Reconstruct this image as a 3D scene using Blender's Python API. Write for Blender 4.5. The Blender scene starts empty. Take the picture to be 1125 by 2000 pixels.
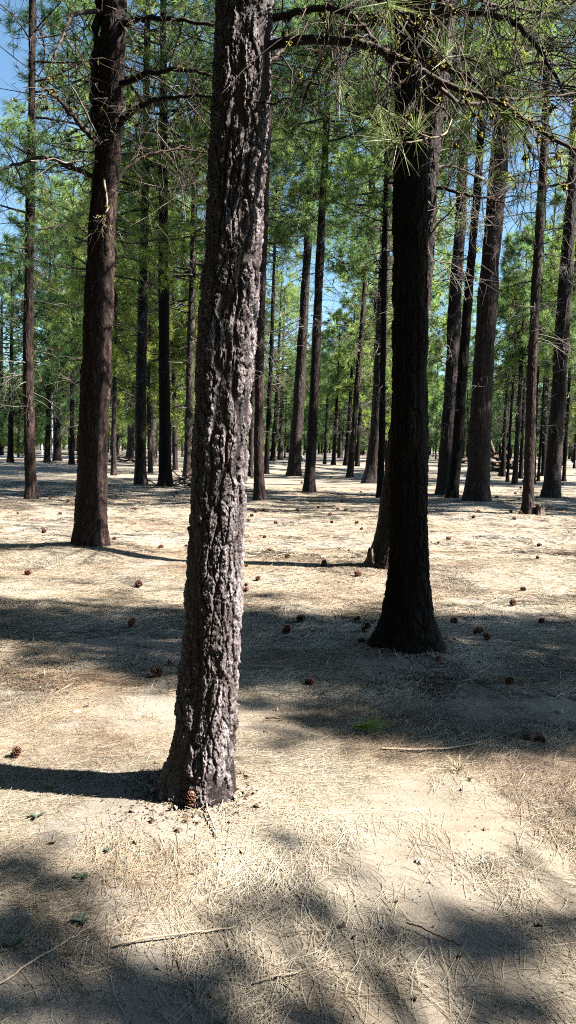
import bpy, math
import numpy as np
from mathutils import Matrix, Vector

# ------------------------------------------------------------------ camera, sky, sun, exposure
sc = bpy.context.scene
F_PX = 1503.0                       # focal length in photograph pixels (1125 x 2000)
PITCH = math.atan(130 / F_PX)
ROLL = math.radians(1.0)
CAM = np.array([0.0, 0.0, 1.6])
fwd = np.array([0, math.cos(PITCH), -math.sin(PITCH)])
upv = np.array([0, math.sin(PITCH), math.cos(PITCH)])
rgt = np.array([1.0, 0, 0])
RV = rgt * math.cos(ROLL) + upv * math.sin(ROLL)
UV = upv * math.cos(ROLL) - rgt * math.sin(ROLL)
cd = bpy.data.cameras.new("camera")
cam = bpy.data.objects.new("camera", cd)
sc.collection.objects.link(cam)
cam.matrix_world = Matrix(((RV[0], UV[0], -fwd[0], CAM[0]), (RV[1], UV[1], -fwd[1], CAM[1]),
                           (RV[2], UV[2], -fwd[2], CAM[2]), (0, 0, 0, 1)))
cd.sensor_fit = 'VERTICAL'
cd.sensor_height = 24.0
cd.lens = 24.0 * F_PX / 2000.0
cd.clip_start = 0.05
cd.clip_end = 3000
sc.camera = cam

SUN_EL = math.radians(43)
SUN_AZ = math.radians(-12)          # direction towards the sun in the xy plane, from +x
SD = np.array([math.cos(SUN_EL) * math.cos(SUN_AZ), math.cos(SUN_EL) * math.sin(SUN_AZ), math.sin(SUN_EL)])
w = bpy.data.worlds.new("World")
sc.world = w
w.use_nodes = True
wt = w.node_tree
bgn = wt.nodes.get("Background") or wt.nodes.new("ShaderNodeBackground")
sky = wt.nodes.new("ShaderNodeTexSky")
sky.sky_type = 'NISHITA'
sky.sun_disc = False
sky.sun_elevation = SUN_EL
sky.sun_rotation = math.pi / 2 - SUN_AZ
sky.air_density = 1.0
sky.dust_density = 0.4
sky.ozone_density = 2.0
tint = wt.nodes.new('ShaderNodeMix'); tint.data_type = 'RGBA'; tint.blend_type = 'MULTIPLY'
tint.inputs[0].default_value = 1.0; tint.inputs[7].default_value = (0.96, 1.13, 1.13, 1)
wt.links.new(sky.outputs[0], tint.inputs[6]); wt.links.new(tint.outputs[2], bgn.inputs[0])
bgn.inputs[1].default_value = 0.054
ld = bpy.data.lights.new("sun", 'SUN')
ld.energy = 5.0
ld.angle = math.radians(0.53)
ld.color = (1.0, 0.95, 0.88)
so = bpy.data.objects.new("sun", ld)
sc.collection.objects.link(so)
so.rotation_euler = Vector(SD).to_track_quat('Z', 'Y').to_euler()
sc.view_settings.view_transform = 'Standard'
sc.view_settings.look = 'None'
sc.view_settings.exposure = 2.0
sc.view_settings.gamma = 1
sc.cycles.max_bounces = 6
sc.cycles.diffuse_bounces = 0
sc.cycles.glossy_bounces = 2
sc.cycles.transmission_bounces = 4
sc.cycles.use_adaptive_sampling = False
sc.cycles.use_denoising = False
sc.cycles.filter_width = 1.1

R = np.random.default_rng(11)

# ------------------------------------------------------------------ noise in numpy
def _h(ix, iy, iz, s):
    n = (ix.astype(np.uint32) * np.uint32(73856093)) ^ (iy.astype(np.uint32) * np.uint32(19349663)) ^ (iz.astype(np.uint32) * np.uint32(83492791)) ^ np.uint32((s * 2654435761) & 0xffffffff)
    n = (n ^ (n >> np.uint32(15))) * np.uint32(2246822519)
    n = (n ^ (n >> np.uint32(13))) * np.uint32(3266489917)
    n = n ^ (n >> np.uint32(16))
    return n.astype(np.float32) / np.float32(4294967295.0)

def vnoise(p, s=0):
    p = np.asarray(p, np.float32)
    i = np.floor(p).astype(np.int32)
    f = p - i
    f = f * f * f * (f * (f * 6 - 15) + 10)
    r = 0
    for a in (0, 1):
        for b in (0, 1):
            for c in (0, 1):
                wgt = (f[:, 0] if a else 1 - f[:, 0]) * (f[:, 1] if b else 1 - f[:, 1]) * (f[:, 2] if c else 1 - f[:, 2])
                r = r + wgt * _h(i[:, 0] + a, i[:, 1] + b, i[:, 2] + c, s)
    return r * 2 - 1

def fbm(p, o=4, s=0):
    p = np.asarray(p, np.float32)
    r, a = 0, 1.0
    for k in range(o):
        r = r + a * vnoise(p * (2.03 ** k) + 17.3 * k, s + k)
        a *= 0.5
    return r

def worley(p, s=0):
    p = np.asarray(p, np.float32)
    i = np.floor(p).astype(np.int32)
    f1 = np.full(len(p), 9.0, np.float32); f2 = f1.copy(); cid = np.zeros(len(p), np.float32)
    for a in (-1, 0, 1):
        for b in (-1, 0, 1):
            for c in (-1, 0, 1):
                j = i + np.array([a, b, c], np.int32)
                q = np.stack([_h(j[:, 0], j[:, 1], j[:, 2], s + 1), _h(j[:, 0], j[:, 1], j[:, 2], s + 2), _h(j[:, 0], j[:, 1], j[:, 2], s + 3)], 1) + j
                d = np.sqrt(((p - q) ** 2).sum(1))
                cc = _h(j[:, 0], j[:, 1], j[:, 2], s + 4)
                m = d < f1
                f2 = np.where(m, f1, np.minimum(f2, d))
                cid = np.where(m, cc, cid)
                f1 = np.where(m, d, f1)
    return f1, f2, cid

def sstep(a, b, x):
    t = np.clip((x - a) / (b - a), 0, 1)
    return t * t * (3 - 2 * t)

def norm(v):
    return v / (np.linalg.norm(v, axis=-1, keepdims=True) + 1e-9)

# ------------------------------------------------------------------ pixel -> place
def ray(px, py):
    return fwd + RV * (px - 562.5) / F_PX + UV * (1000 - py) / F_PX

def on_ground(px, py):
    r = ray(px, py)
    t = -CAM[2] / r[2]
    return CAM + r * t

def at_depth(px, py, Y):
    r = ray(px, py)
    return CAM + r * (Y / r[1])

# ------------------------------------------------------------------ mesh helpers
def link(name, me, mat=None, parent=None, loc=None):
    o = bpy.data.objects.new(name, me)
    sc.collection.objects.link(o)
    if mat is not None and me is not None:
        me.materials.append(mat)
    if parent is not None:
        o.parent = parent
    if loc is not None:
        o.location = loc
    return o

def mesh(name, V, Fc, smooth=True, attrs=None):
    """V (n,3); Fc list of int arrays (m,k)"""
    me = bpy.data.meshes.new(name)
    V = np.ascontiguousarray(V, np.float32)
    if not isinstance(Fc, (list, tuple)):
        Fc = [Fc]
    Fc = [f for f in Fc if len(f)]
    me.vertices.add(len(V)); me.vertices.foreach_set('co', V.ravel())
    loops = np.concatenate([f.ravel() for f in Fc]).astype(np.int32)
    tot = np.concatenate([np.full(len(f), f.shape[1], np.int32) for f in Fc])
    st = np.concatenate([[0], np.cumsum(tot)[:-1]]).astype(np.int32)
    me.loops.add(len(loops)); me.loops.foreach_set('vertex_index', loops)
    me.polygons.add(len(tot)); me.polygons.foreach_set('loop_start', st)
    me.polygons.foreach_set('loop_total', tot)
    me.update(calc_edges=True)
    me.polygons.foreach_set('use_smooth', np.full(len(tot), smooth, bool))
    for k, v in (attrs or {}).items():
        a = me.attributes.new(k, 'FLOAT', 'POINT')
        a.data.foreach_set('value', np.ascontiguousarray(v, np.float32))
    me.validate(verbose=False)
    return me

class Geo:
    """collects numpy pieces for one mesh"""
    def __init__(s):
        s.V, s.F, s.A, s.n = [], {}, [], 0
    def add(s, V, F, a=None):
        V = np.asarray(V, np.float32).reshape(-1, 3)
        F = np.asarray(F, np.int64)
        s.F.setdefault(F.shape[1], []).append(F + s.n)
        s.V.append(V)
        s.A.append(np.full(len(V), 0.5, np.float32) if a is None else np.broadcast_to(np.asarray(a, np.float32), (len(V),)))
        s.n += len(V)
    def build(s, name, mat, parent=None, smooth=True, loc=None):
        if not s.V:
            return None
        V = np.concatenate(s.V)
        if loc is not None:
            V = V - np.asarray(loc, np.float32)
        me = mesh(name, V, [np.concatenate(f) for f in s.F.values()], smooth, {'var': np.concatenate(s.A)})
        return link(name, me, mat, parent)

def tubes(g, P, r0, r1, sides=4, a=None, power=1.0):
    """P (m,n,3) polylines, radii r0 -> r1 (m,)"""
    P = np.asarray(P, np.float32)
    m, n, _ = P.shape
    r0 = np.broadcast_to(np.asarray(r0, np.float32), (m,)); r1 = np.broadcast_to(np.asarray(r1, np.float32), (m,))
    T = norm(np.gradient(P, axis=1))
    ref = np.where(np.abs(T[:, :1, 2:3]) > 0.9, np.array([1.0, 0, 0], np.float32), np.array([0, 0, 1.0], np.float32))
    ref = np.broadcast_to(ref, T.shape)
    A = norm(np.cross(T, ref)); B = np.cross(T, A)
    t = np.linspace(0, 1, n) ** power
    rad = r0[:, None] * (1 - t) + r1[:, None] * t
    ang = np.arange(sides) * 2 * math.pi / sides
    V = P[:, :, None, :] + rad[:, :, None, None] * (A[:, :, None, :] * np.cos(ang)[None, None, :, None] + B[:, :, None, :] * np.sin(ang)[None, None, :, None])
    base = (np.arange(m) * n * sides)[:, None, None]
    i = np.arange(n - 1)[None, :, None]; k = np.arange(sides)[None, None, :]
    k2 = (k + 1) % sides
    q = np.stack([base + i * sides + k, base + i * sides + k2, base + (i + 1) * sides + k2, base + (i + 1) * sides + k], -1).reshape(-1, 4)
    if a is not None:
        a = np.repeat(np.broadcast_to(np.asarray(a, np.float32), (m,)), n * sides)
    g.add(V.reshape(-1, 3), q, a)

def tufts(g, P, D, K, L, wd, rng, spread=1.0, var=None):
    """bursts of needles: P tips (n,3), D directions (n,3)"""
    n = len(P)
    if n == 0:
        return
    if var is None:
        var = rng.random(n)
    P = np.repeat(P, K, 0); D = np.repeat(norm(D), K, 0); var = np.repeat(var, K)
    N = n * K
    rnd = norm(rng.normal(size=(N, 3)))
    d = norm(D * (0.25 + 0.75 * rng.random((N, 1))) + rnd * spread)
    back = rng.random((N, 1)) * L * 0.35
    b = P - D * back
    ln = L * (0.75 + 0.4 * rng.random((N, 1)))
    side = norm(np.cross(d, rng.normal(size=(N, 3)))) * wd
    tip = b + d * ln - np.array([0, 0, 1]) * ln * 0.08
    V = np.stack([b - side * 0.5, b + side * 0.5, tip + side * 0.12, tip - side * 0.12], 1).reshape(-1, 3)
    Fq = np.arange(N * 4).reshape(-1, 4)
    vv = np.repeat(np.clip(var + rng.normal(size=N) * 0.08, 0, 1), 4)
    g.add(V, Fq, vv)

# ------------------------------------------------------------------ materials
def new_mat(name):
    m = bpy.data.materials.new(name); m.use_nodes = True
    t = m.node_tree; t.nodes.clear()
    out = t.nodes.new('ShaderNodeOutputMaterial')
    return m, t, out

def ramp(t, stops, src):
    r = t.nodes.new('ShaderNodeValToRGB')
    e = r.color_ramp.elements
    while len(e) < len(stops): e.new(0.5)
    for k, (p, c) in enumerate(stops):
        e[k].position = p; e[k].color = (*c, 1)
    t.links.new(src, r.inputs[0])
    return r.outputs[0]

def noise(t, scale, detail=4, rough=0.6, vec=None, mapscale=None):
    n = t.nodes.new('ShaderNodeTexNoise'); n.inputs['Scale'].default_value = scale
    n.inputs['Detail'].default_value = detail; n.inputs['Roughness'].default_value = rough
    if vec is None:
        tc = t.nodes.new('ShaderNodeTexCoord'); vec = tc.outputs['Object']
    if mapscale:
        mp = t.nodes.new('ShaderNodeMapping'); mp.inputs['Scale'].default_value = mapscale
        t.links.new(vec, mp.inputs[0]); vec = mp.outputs[0]
    t.links.new(vec, n.inputs['Vector'])
    return n.outputs['Fac']

def attr(t, name='var'):
    a = t.nodes.new('ShaderNodeAttribute'); a.attribute_name = name
    return a.outputs['Fac']

def mixc(t, fac, a, b, mode='MIX'):
    m = t.nodes.new('ShaderNodeMix'); m.data_type = 'RGBA'; m.blend_type = mode
    for s, v in ((0, fac), (6, a), (7, b)):
        if isinstance(v, (int, float)): m.inputs[s].default_value = v
        elif isinstance(v, tuple): m.inputs[s].default_value = (*v, 1)
        else: t.links.new(v, m.inputs[s])
    return m.outputs[2]

def mth(t, op, a, b=None):
    m = t.nodes.new('ShaderNodeMath'); m.operation = op
    for s, v in ((0, a), (1, b)):
        if v is None: continue
        if isinstance(v, (int, float)): m.inputs[s].default_value = v
        else: t.links.new(v, m.inputs[s])
    return m.outputs[0]

def bump(t, h, strength, dist, nrm=None):
    b = t.nodes.new('ShaderNodeBump'); b.inputs['Strength'].default_value = strength
    b.inputs['Distance'].default_value = dist
    t.links.new(h, b.inputs['Height'])
    if nrm is not None: t.links.new(nrm, b.inputs['Normal'])
    return b.outputs[0]

def bsdf(t, out, col, rough=0.8, nrm=None, spec=0.3):
    b = t.nodes.new('ShaderNodeBsdfPrincipled')
    if isinstance(col, tuple): b.inputs['Base Color'].default_value = (*col, 1)
    else: t.links.new(col, b.inputs['Base Color'])
    if isinstance(rough, (int, float)): b.inputs['Roughness'].default_value = rough
    else: t.links.new(rough, b.inputs['Roughness'])
    b.inputs['Specular IOR Level'].default_value = spec
    if nrm is not None: t.links.new(nrm, b.inputs['Normal'])
    t.links.new(b.outputs[0], out.inputs[0])
    return b

def bark_mat(name, plate_a, plate_b, furrow, fine=1.0, spec=0.22, rough=0.7):
    m, t, out = new_mat(name)
    n1 = noise(t, 14, 5, 0.65, mapscale=(1, 1, 0.35))
    n2 = noise(t, 90 * fine, 5, 0.7, mapscale=(1, 1, 0.5))
    col = ramp(t, [(0.35, plate_a), (0.65, plate_b)], n1)
    col = mixc(t, mth(t, 'MULTIPLY', ramp(t, [(0.42, (0, 0, 0)), (0.62, (1, 1, 1))], n2), 0.75), col, furrow)
    n3 = noise(t, 3.0, 4, 0.6, mapscale=(1, 1, 0.4))
    col = mixc(t, mth(t, 'MULTIPLY', ramp(t, [(0.40, (1, 1, 1)), (0.60, (0, 0, 0))], n3), 0.5), col, furrow)
    a = attr(t)
    col = mixc(t, ramp(t, [(0.18, (0, 0, 0)), (0.58, (1, 1, 1))], a), furrow, col)
    nb = bump(t, n1, 0.6, 0.02)
    nb = bump(t, n2, 1.0, 0.012, nb)
    bsdf(t, out, col, rough, nb, spec)
    return m

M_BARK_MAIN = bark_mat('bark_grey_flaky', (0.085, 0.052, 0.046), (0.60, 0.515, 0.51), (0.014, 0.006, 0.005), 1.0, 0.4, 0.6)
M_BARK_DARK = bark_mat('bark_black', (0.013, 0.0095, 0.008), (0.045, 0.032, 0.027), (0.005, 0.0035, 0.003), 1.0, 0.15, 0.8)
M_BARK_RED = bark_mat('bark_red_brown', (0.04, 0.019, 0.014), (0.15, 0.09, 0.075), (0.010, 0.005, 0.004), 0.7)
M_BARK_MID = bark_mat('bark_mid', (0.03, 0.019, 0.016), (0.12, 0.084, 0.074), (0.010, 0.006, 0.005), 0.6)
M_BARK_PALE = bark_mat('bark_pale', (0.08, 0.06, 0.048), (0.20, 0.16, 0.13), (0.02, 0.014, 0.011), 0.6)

def wood_mat(name, a, b, scale=30):
    m, t, out = new_mat(name)
    n = noise(t, scale, 4, 0.7)
    c = ramp(t, [(0.3, a), (0.7, b)], n)
    bsdf(t, out, c, 0.8, bump(t, n, 0.5, 0.01), 0.25)
    return m
M_TWIG = wood_mat('dead_twig_wood', (0.05, 0.038, 0.03), (0.30, 0.26, 0.22), 3)
M_LIMB = wood_mat('limb_bark', (0.035, 0.025, 0.02), (0.15, 0.115, 0.09), 18)
M_STICK = wood_mat('bleached_stick', (0.30, 0.23, 0.15), (0.52, 0.42, 0.30), 60)
M_LICHEN = wood_mat('yellow_lichen', (0.20, 0.17, 0.03), (0.42, 0.36, 0.06), 80)
M_STUMP = wood_mat('old_stump_wood', (0.05, 0.032, 0.024), (0.20, 0.14, 0.10), 25)
M_ROCK = wood_mat('pale_rock', (0.35, 0.31, 0.26), (0.55, 0.5, 0.43), 6)

def needle_mat(name, stops, trans=0.5, spec=0.3):
    m, t, out = new_mat(name)
    c = ramp(t, stops, attr(t))
    b = t.nodes.new('ShaderNodeBsdfPrincipled'); t.links.new(c, b.inputs['Base Color'])
    b.inputs['Roughness'].default_value = 0.42; b.inputs['Specular IOR Level'].default_value = spec
    tr = t.nodes.new('ShaderNodeBsdfTranslucent'); t.links.new(mixc(t, 0.5, c, (0.33, 0.50, 0.10)), tr.inputs[0])
    mx = t.nodes.new('ShaderNodeMixShader'); mx.inputs[0].default_value = trans
    t.links.new(b.outputs[0], mx.inputs[1]); t.links.new(tr.outputs[0], mx.inputs[2])
    t.links.new(mx.outputs[0], out.inputs[0])
    return m
M_NEEDLE = needle_mat('pine_needles', [(0, (0.06, 0.13, 0.04)), (0.5, (0.23, 0.34, 0.09)), (1, (0.52, 0.60, 0.17))])
M_NEEDLE_BLUE = needle_mat('pine_needles_blue_green', [(0, (0.045, 0.13, 0.06)), (0.5, (0.17, 0.32, 0.14)), (1, (0.44, 0.58, 0.22))])
M_NEEDLE_NEAR = needle_mat('near_needles', [(0, (0.10, 0.14, 0.06)), (0.5, (0.19, 0.24, 0.11)), (1, (0.40, 0.43, 0.20))], trans=0.25)
M_NEEDLE_GOLD = needle_mat('pine_needles_yellow_green', [(0, (0.14, 0.20, 0.04)), (0.5, (0.30, 0.37, 0.07)), (1, (0.52, 0.55, 0.12))])

# ground
m, t, out = new_mat('sandy_forest_floor')
tc = t.nodes.new('ShaderNodeTexCoord'); ob = tc.outputs['Object']
nA = noise(t, 0.35, 4, 0.6, ob)
nB = noise(t, 2.2, 6, 0.65, ob)
nC = noise(t, 220, 3, 0.7, ob)
nD = noise(t, 45, 5, 0.75, ob, )
nE = noise(t, 9, 5, 0.7, ob, (0.35, 1.6, 1))
sand = ramp(t, [(0.3, (0.225, 0.195, 0.158)), (0.7, (0.335, 0.30, 0.25))], nB)
straw = ramp(t, [(0.3, (0.20, 0.15, 0.10)), (0.7, (0.36, 0.30, 0.215))], nE)
c = mixc(t, ramp(t, [(0.42, (0, 0, 0)), (0.62, (1, 1, 1))], nA), sand, straw)
c = mixc(t, ramp(t, [(0.30, (1, 1, 1)), (0.42, (0, 0, 0))], nC), c, (0.11, 0.085, 0.06))
c = mixc(t, mth(t, 'MULTIPLY', ramp(t, [(0.30, (1, 1, 1)), (0.40, (0, 0, 0))], nD), 0.6), c, (0.10, 0.07, 0.045))
nb = bump(t, nC, 0.5, 0.004)
nb = bump(t, nD, 0.5, 0.012, nb)
nb = bump(t, nE, 0.4, 0.03, nb)
bsdf(t, out, c, 0.9, nb, 0.15)
M_GROUND = m
m, t, out = new_mat('pale_gravel_road')
nR = noise(t, 3, 6, 0.7)
bsdf(t, out, ramp(t, [(0.3, (0.48, 0.46, 0.44)), (0.7, (0.62, 0.60, 0.57))], nR), 0.9, bump(t, nR, 0.4, 0.03), 0.1)
M_ROAD = m
m, t, out = new_mat('fallen_needles')
c = ramp(t, [(0, (0.10, 0.06, 0.04)), (0.25, (0.22, 0.155, 0.10)), (0.6, (0.35, 0.285, 0.195)), (1, (0.43, 0.375, 0.29))], attr(t))
bsdf(t, out, c, 0.45, None, 0.4)
M_LITTER = m
m, t, out = new_mat('bark_crumbs')
c = ramp(t, [(0, (0.05, 0.03, 0.02)), (0.7, (0.20, 0.14, 0.09)), (1, (0.55, 0.48, 0.38))], attr(t))
bsdf(t, out, c, 0.9, None, 0.2)
M_CRUMB = m
m, t, out = new_mat('pine_cone_scales')
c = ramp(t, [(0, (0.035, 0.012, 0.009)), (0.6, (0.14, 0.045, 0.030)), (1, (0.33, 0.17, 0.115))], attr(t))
bsdf(t, out, c, 0.55, None, 0.4)
M_CONE = m
def plain_leaf(name, a, b):
    m, t, out = new_mat(name)
    bsdf(t, out, ramp(t, [(0.3, a), (0.7, b)], noise(t, 30, 3)), 0.5, None, 0.4)
    return m
M_LEAF = plain_leaf('dull_green_leaf', (0.05, 0.075, 0.05), (0.11, 0.14, 0.09))
M_GRASS = plain_leaf('fresh_grass', (0.16, 0.24, 0.07), (0.32, 0.38, 0.16))
M_STRAWW = plain_leaf('dry_weed', (0.34, 0.27, 0.16), (0.5, 0.42, 0.27))
M_WHITE = plain_leaf('white_paint', (0.72, 0.73, 0.74), (0.80, 0.80, 0.80))

def tag(o, label=None, cat=None, group=None, kind=None):
    if label: o['label'] = label
    if cat: o['category'] = cat
    if group: o['group'] = group
    if kind: o['kind'] = kind
    return o

# ------------------------------------------------------------------ the ground
TRUNK_BASES = []      # (x, y, radius) -> small mounds round the trunks
def gz(x, y):
    x = np.asarray(x, np.float32); y = np.asarray(y, np.float32)
    sh = x.shape; x = x.ravel(); y = y.ravel()
    d = np.sqrt(x * x + y * y)
    near = np.exp(-(d / 14) ** 2)
    p = np.stack([x, y, np.zeros_like(x)], 1)
    z = fbm(p * 0.12, 2, 5) * 0.10 * (1 - near) * np.clip(25 / (d + 1), 0, 1)
    z += fbm(p * 0.55, 3, 3) * 0.022
    z += fbm(p * 2.6, 3, 7) * 0.009 * np.clip(12 / (d + 1), 0, 1)
    z += fbm(p * 11, 2, 9) * 0.0028 * near
    bx, by, _ = on_ground(540, 918)
    z += 0.55 * np.exp(-(((x - bx) / 3.4) ** 2 + ((y - by - 4) / 3.0) ** 2))
    bx, by, _ = on_ground(905, 1003)
    z += 0.10 * np.exp(-(((x - bx) / 1.1) ** 2 + ((y - by) / 0.8) ** 2))
    for bx, by, br in TRUNK_BASES:
        q = ((x - bx) ** 2 + (y - by) ** 2) / (br * 2.2) ** 2
        z += 0.26 * br * np.exp(-q)
    return z.reshape(sh)

# ------------------------------------------------------------------ pine trees
def trunk_mesh(path, rad, nth, rows, relief, s_cell, seed, flare=0.4, flare_h=0.3, roots=0.0, coarse_above=None):
    """path(z)->(k,2) offset, rad(z)->radius, rows: z values. Real relief: plates, furrows, flakes."""
    th = np.linspace(0, 2 * math.pi, nth, endpoint=False)
    Z, TH = np.meshgrid(rows, th, indexing='ij')
    Z = Z.ravel(); TH = TH.ravel()
    r = rad(Z)
    fl = np.exp(-np.clip(Z, 0, None) / flare_h)
    lob = 1 + 0.20 * np.sin(TH * 3 + seed) + 0.16 * np.sin(TH * 5 + seed * 2.1)
    r = r * (1 + flare * fl * lob * 0.9 + roots * np.exp(-np.clip(Z, 0, None) / (flare_h * 0.35)) * np.clip(np.sin(TH * 4 + seed), 0, 1) ** 2)
    cx, cy = np.cos(TH), np.sin(TH)
    r1 = float(rad(np.array([1.5]))[0])
    q = np.stack([cx * r1, cy * r1, Z], 1).astype(np.float32)
    big = fbm(q * np.array([3.0, 3.0, 0.9]) + seed, 3, seed) * 0.05 * r1 * 2
    wp = np.stack([fbm(q * 9, 2, seed + 1), fbm(q * 9, 2, seed + 2), fbm(q * 5, 2, seed + 3)], 1)
    wq = q * np.array([1, 1, 0.24]) / s_cell + wp * 0.22 + seed
    f1, f2, cid = worley(wq, seed)
    crack = sstep(0.03, 0.16, f2 - f1)
    fur = vnoise(q * np.array([1, 1, 0.15]) * (0.50 / s_cell) + wp * 0.12, seed + 8)
    furrow = 1 - np.exp(-(fur / 0.10) ** 2)
    furrow = furrow * furrow
    g1, g2, gid = worley(q * np.array([1, 1, 0.62]) / (s_cell * 0.42) + seed * 3 + wp * 0.25, seed + 20)
    k1, k2, kid = worley(q * np.array([1, 1, 0.7]) / (s_cell * 0.18) + seed * 5, seed + 40)
    flake = (0.65 * gid + 0.35 * kid * sstep(0.0, 0.12, k2 - k1)) * sstep(0.0, 0.08, g2 - g1)
    h = (0.30 + 0.70 * crack) * (0.40 + 0.60 * cid) * (0.25 + 0.75 * furrow) * 0.60 + flake * 0.40 * (0.4 + 0.6 * furrow)
    h = np.clip(h + fbm(q * (4.5 / s_cell), 2, seed + 30) * 0.05, 0, 1)
    r = r + big * np.clip(0.35 + Z * 0.5, 0, 1) + (h - 0.5) * relief
    off = path(Z)
    V = np.stack([off[:, 0] + cx * r, off[:, 1] + cy * r, Z], 1)
    n = len(rows)
    i = np.arange(n - 1)[:, None]; k = np.arange(nth)[None, :]; k2 = (k + 1) % nth
    Fq = np.stack([i * nth + k, i * nth + k2, (i + 1) * nth + k2, (i + 1) * nth + k], -1).reshape(-1, 4)
    return V, Fq, h

def interp_path(zs, xs, ys):
    zs = np.asarray(zs, float); xs = np.asarray(xs, float); ys = np.asarray(ys, float)
    def f(Z):
        Z = np.asarray(Z, float)
        x = np.interp(Z, zs, xs); y = np.interp(Z, zs, ys)
        return np.stack([x, y], -1)
    return f

def limbs(rng, starts, az, ln, rise, curve, n=7, wob=0.06):
    """primary limbs: starts (m,3), az, ln, rise (slope at root), curve (added slope at the tip)"""
    m = len(starts); t = np.linspace(0, 1, n)[None, :]
    h = np.stack([np.cos(az), np.sin(az)], 1)
    ax = rng.normal(size=(m, 1)) * 0.35 * t * t
    dx = h[:, :1] * t - h[:, 1:] * ax; dy = h[:, 1:] * t + h[:, :1] * ax
    dz = rise[:, None] * t + curve[:, None] * t * t
    P = np.stack([dx, dy, dz], -1) * ln[:, None, None]
    P = P + np.cumsum(rng.normal(size=(m, n, 3)) * wob, 1) * ln[:, None, None] * t[:, :, None] * 0.5
    return P + starts[:, None, :]

def children(rng, P, S, tmin, tmax, lfac, side=0.9, up=0.1, n=5, curl=0.25, grav=0.0):
    m, k, _ = P.shape
    t = rng.uniform(tmin, tmax, (m, S))
    idx = t * (k - 1); i0 = np.clip(np.floor(idx).astype(int), 0, k - 2); f = (idx - i0)[..., None]
    mi = np.arange(m)[:, None]
    a, b = P[mi, i0], P[mi, i0 + 1]
    st = a * (1 - f) + b * f
    T = norm(b - a)
    L0 = np.linalg.norm(P[:, -1] - P[:, 0], axis=1)[:, None]
    ln = L0 * lfac * (1.15 - 0.75 * t) * rng.uniform(0.6, 1.25, (m, S))
    rnd = norm(rng.normal(size=(m, S, 3)))
    lat = norm(np.cross(T, rnd))
    d0 = norm(T * (1 - side * 0.5) + lat * side + np.array([0, 0, up]))
    st = st.reshape(-1, 3); d0 = d0.reshape(-1, 3); ln = ln.ravel()
    q = len(st)
    tt = np.linspace(0, 1, n)
    c = rng.normal(size=(q, 3)) * curl + np.array([0, 0, -grav])
    Q = st[:, None] + (d0[:, None] * tt[None, :, None] + c[:, None] * (tt ** 2)[None, :, None]) * ln[:, None, None]
    Q = Q + rng.normal(size=Q.shape) * 0.035 * ln[:, None, None] * tt[None, :, None]
    return Q

def crown(gw, gn, rng, path, rad, z0, z1, M, Lmax, K, nl, nw, S=6, T=3, tuft_keep=1.0, sides=3, azlim=None, vb=0.5, low=0.35):
    zs = np.sort(rng.uniform(z0, z1, M)); az = rng.uniform(0, 2 * math.pi, M)
    if azlim is not None: az = rng.uniform(azlim[0], azlim[1], M)
    u = (zs - z0) / max(z1 - z0, 0.1)
    ln = Lmax * (0.30 + 0.9 * np.sin(np.clip(u * 0.9 + 0.12, 0, 1) * math.pi) ** 0.7) * rng.uniform(0.55, 1.1, M)
    off = path(zs)
    st = np.concatenate([off, zs[:, None]], 1)
    P = limbs(rng, st, az, ln, rng.uniform(-0.25, 0.25, M) + u * 0.45, rng.uniform(-0.1, 0.45, M))
    r = np.minimum(rad(zs) * 0.35, 0.012 + ln * 0.014)
    tubes(gw, P, r, r * 0.2, sides + 1, rng.random(M))
    Q = children(rng, P, S, 0.30, 1.0, 0.42)
    tubes(gw, Q, 0.010 + 0 * Q[:, 0, 0], 0.004, sides, rng.random(len(Q)))
    W = children(rng, Q, T, 0.35, 1.0, 0.5, side=0.8, up=0.25, n=4)
    tubes(gw, W, 0.006, 0.004, 3, rng.random(len(W)))
    for X in (P, Q, W):
        e = X[:, -1]; d = X[:, -1] - X[:, -2]
        keep = rng.random(len(e)) < tuft_keep
        br = np.clip(vb + fbm(e * 0.45, 2, 41) * 0.45 + rng.normal(size=len(e)) * 0.15, 0, 1)
        tufts(gn, e[keep], d[keep] + np.array([0, 0, 0.15]) * np.linalg.norm(d[keep], axis=1, keepdims=True), K, nl, nw, rng, 0.85, br[keep])
    e = W[:, 2]; d = W[:, -1] - W[:, 1]; keep = rng.random(len(e)) < 0.45 * tuft_keep
    tufts(gn, e[keep], d[keep], K, nl, nw, rng, 0.85, rng.random(keep.sum()) * 0.6 + vb * 0.4)

def deadwood(gw, rng, path, rad, z0, z1, M, Lmax, sides=3, thick=1.0, S=5, T=3):
    zs = rng.uniform(z0, z1, M); az = rng.uniform(0, 2 * math.pi, M)
    ln = Lmax * rng.uniform(0.25, 1.0, M)
    st = np.concatenate([path(zs), zs[:, None]], 1)
    P = limbs(rng, st, az, ln, rng.uniform(-0.3, 0.3, M), rng.uniform(-0.7, 0.1, M), wob=0.09)
    r = (0.007 + ln * 0.007) * thick
    tubes(gw, P, r, r * 0.3, sides, rng.random(M))
    Q = children(rng, P, S, 0.2, 1.0, 0.45, curl=0.45, grav=0.25)
    tubes(gw, Q, 0.006 * thick, 0.003 * thick, 3, rng.random(len(Q)))
    W = children(rng, Q, T, 0.2, 1.0, 0.55, curl=0.5, grav=0.3, n=5)
    tubes(gw, W, 0.0035 * thick, 0.002 * thick, 3, rng.random(len(W)))

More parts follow.
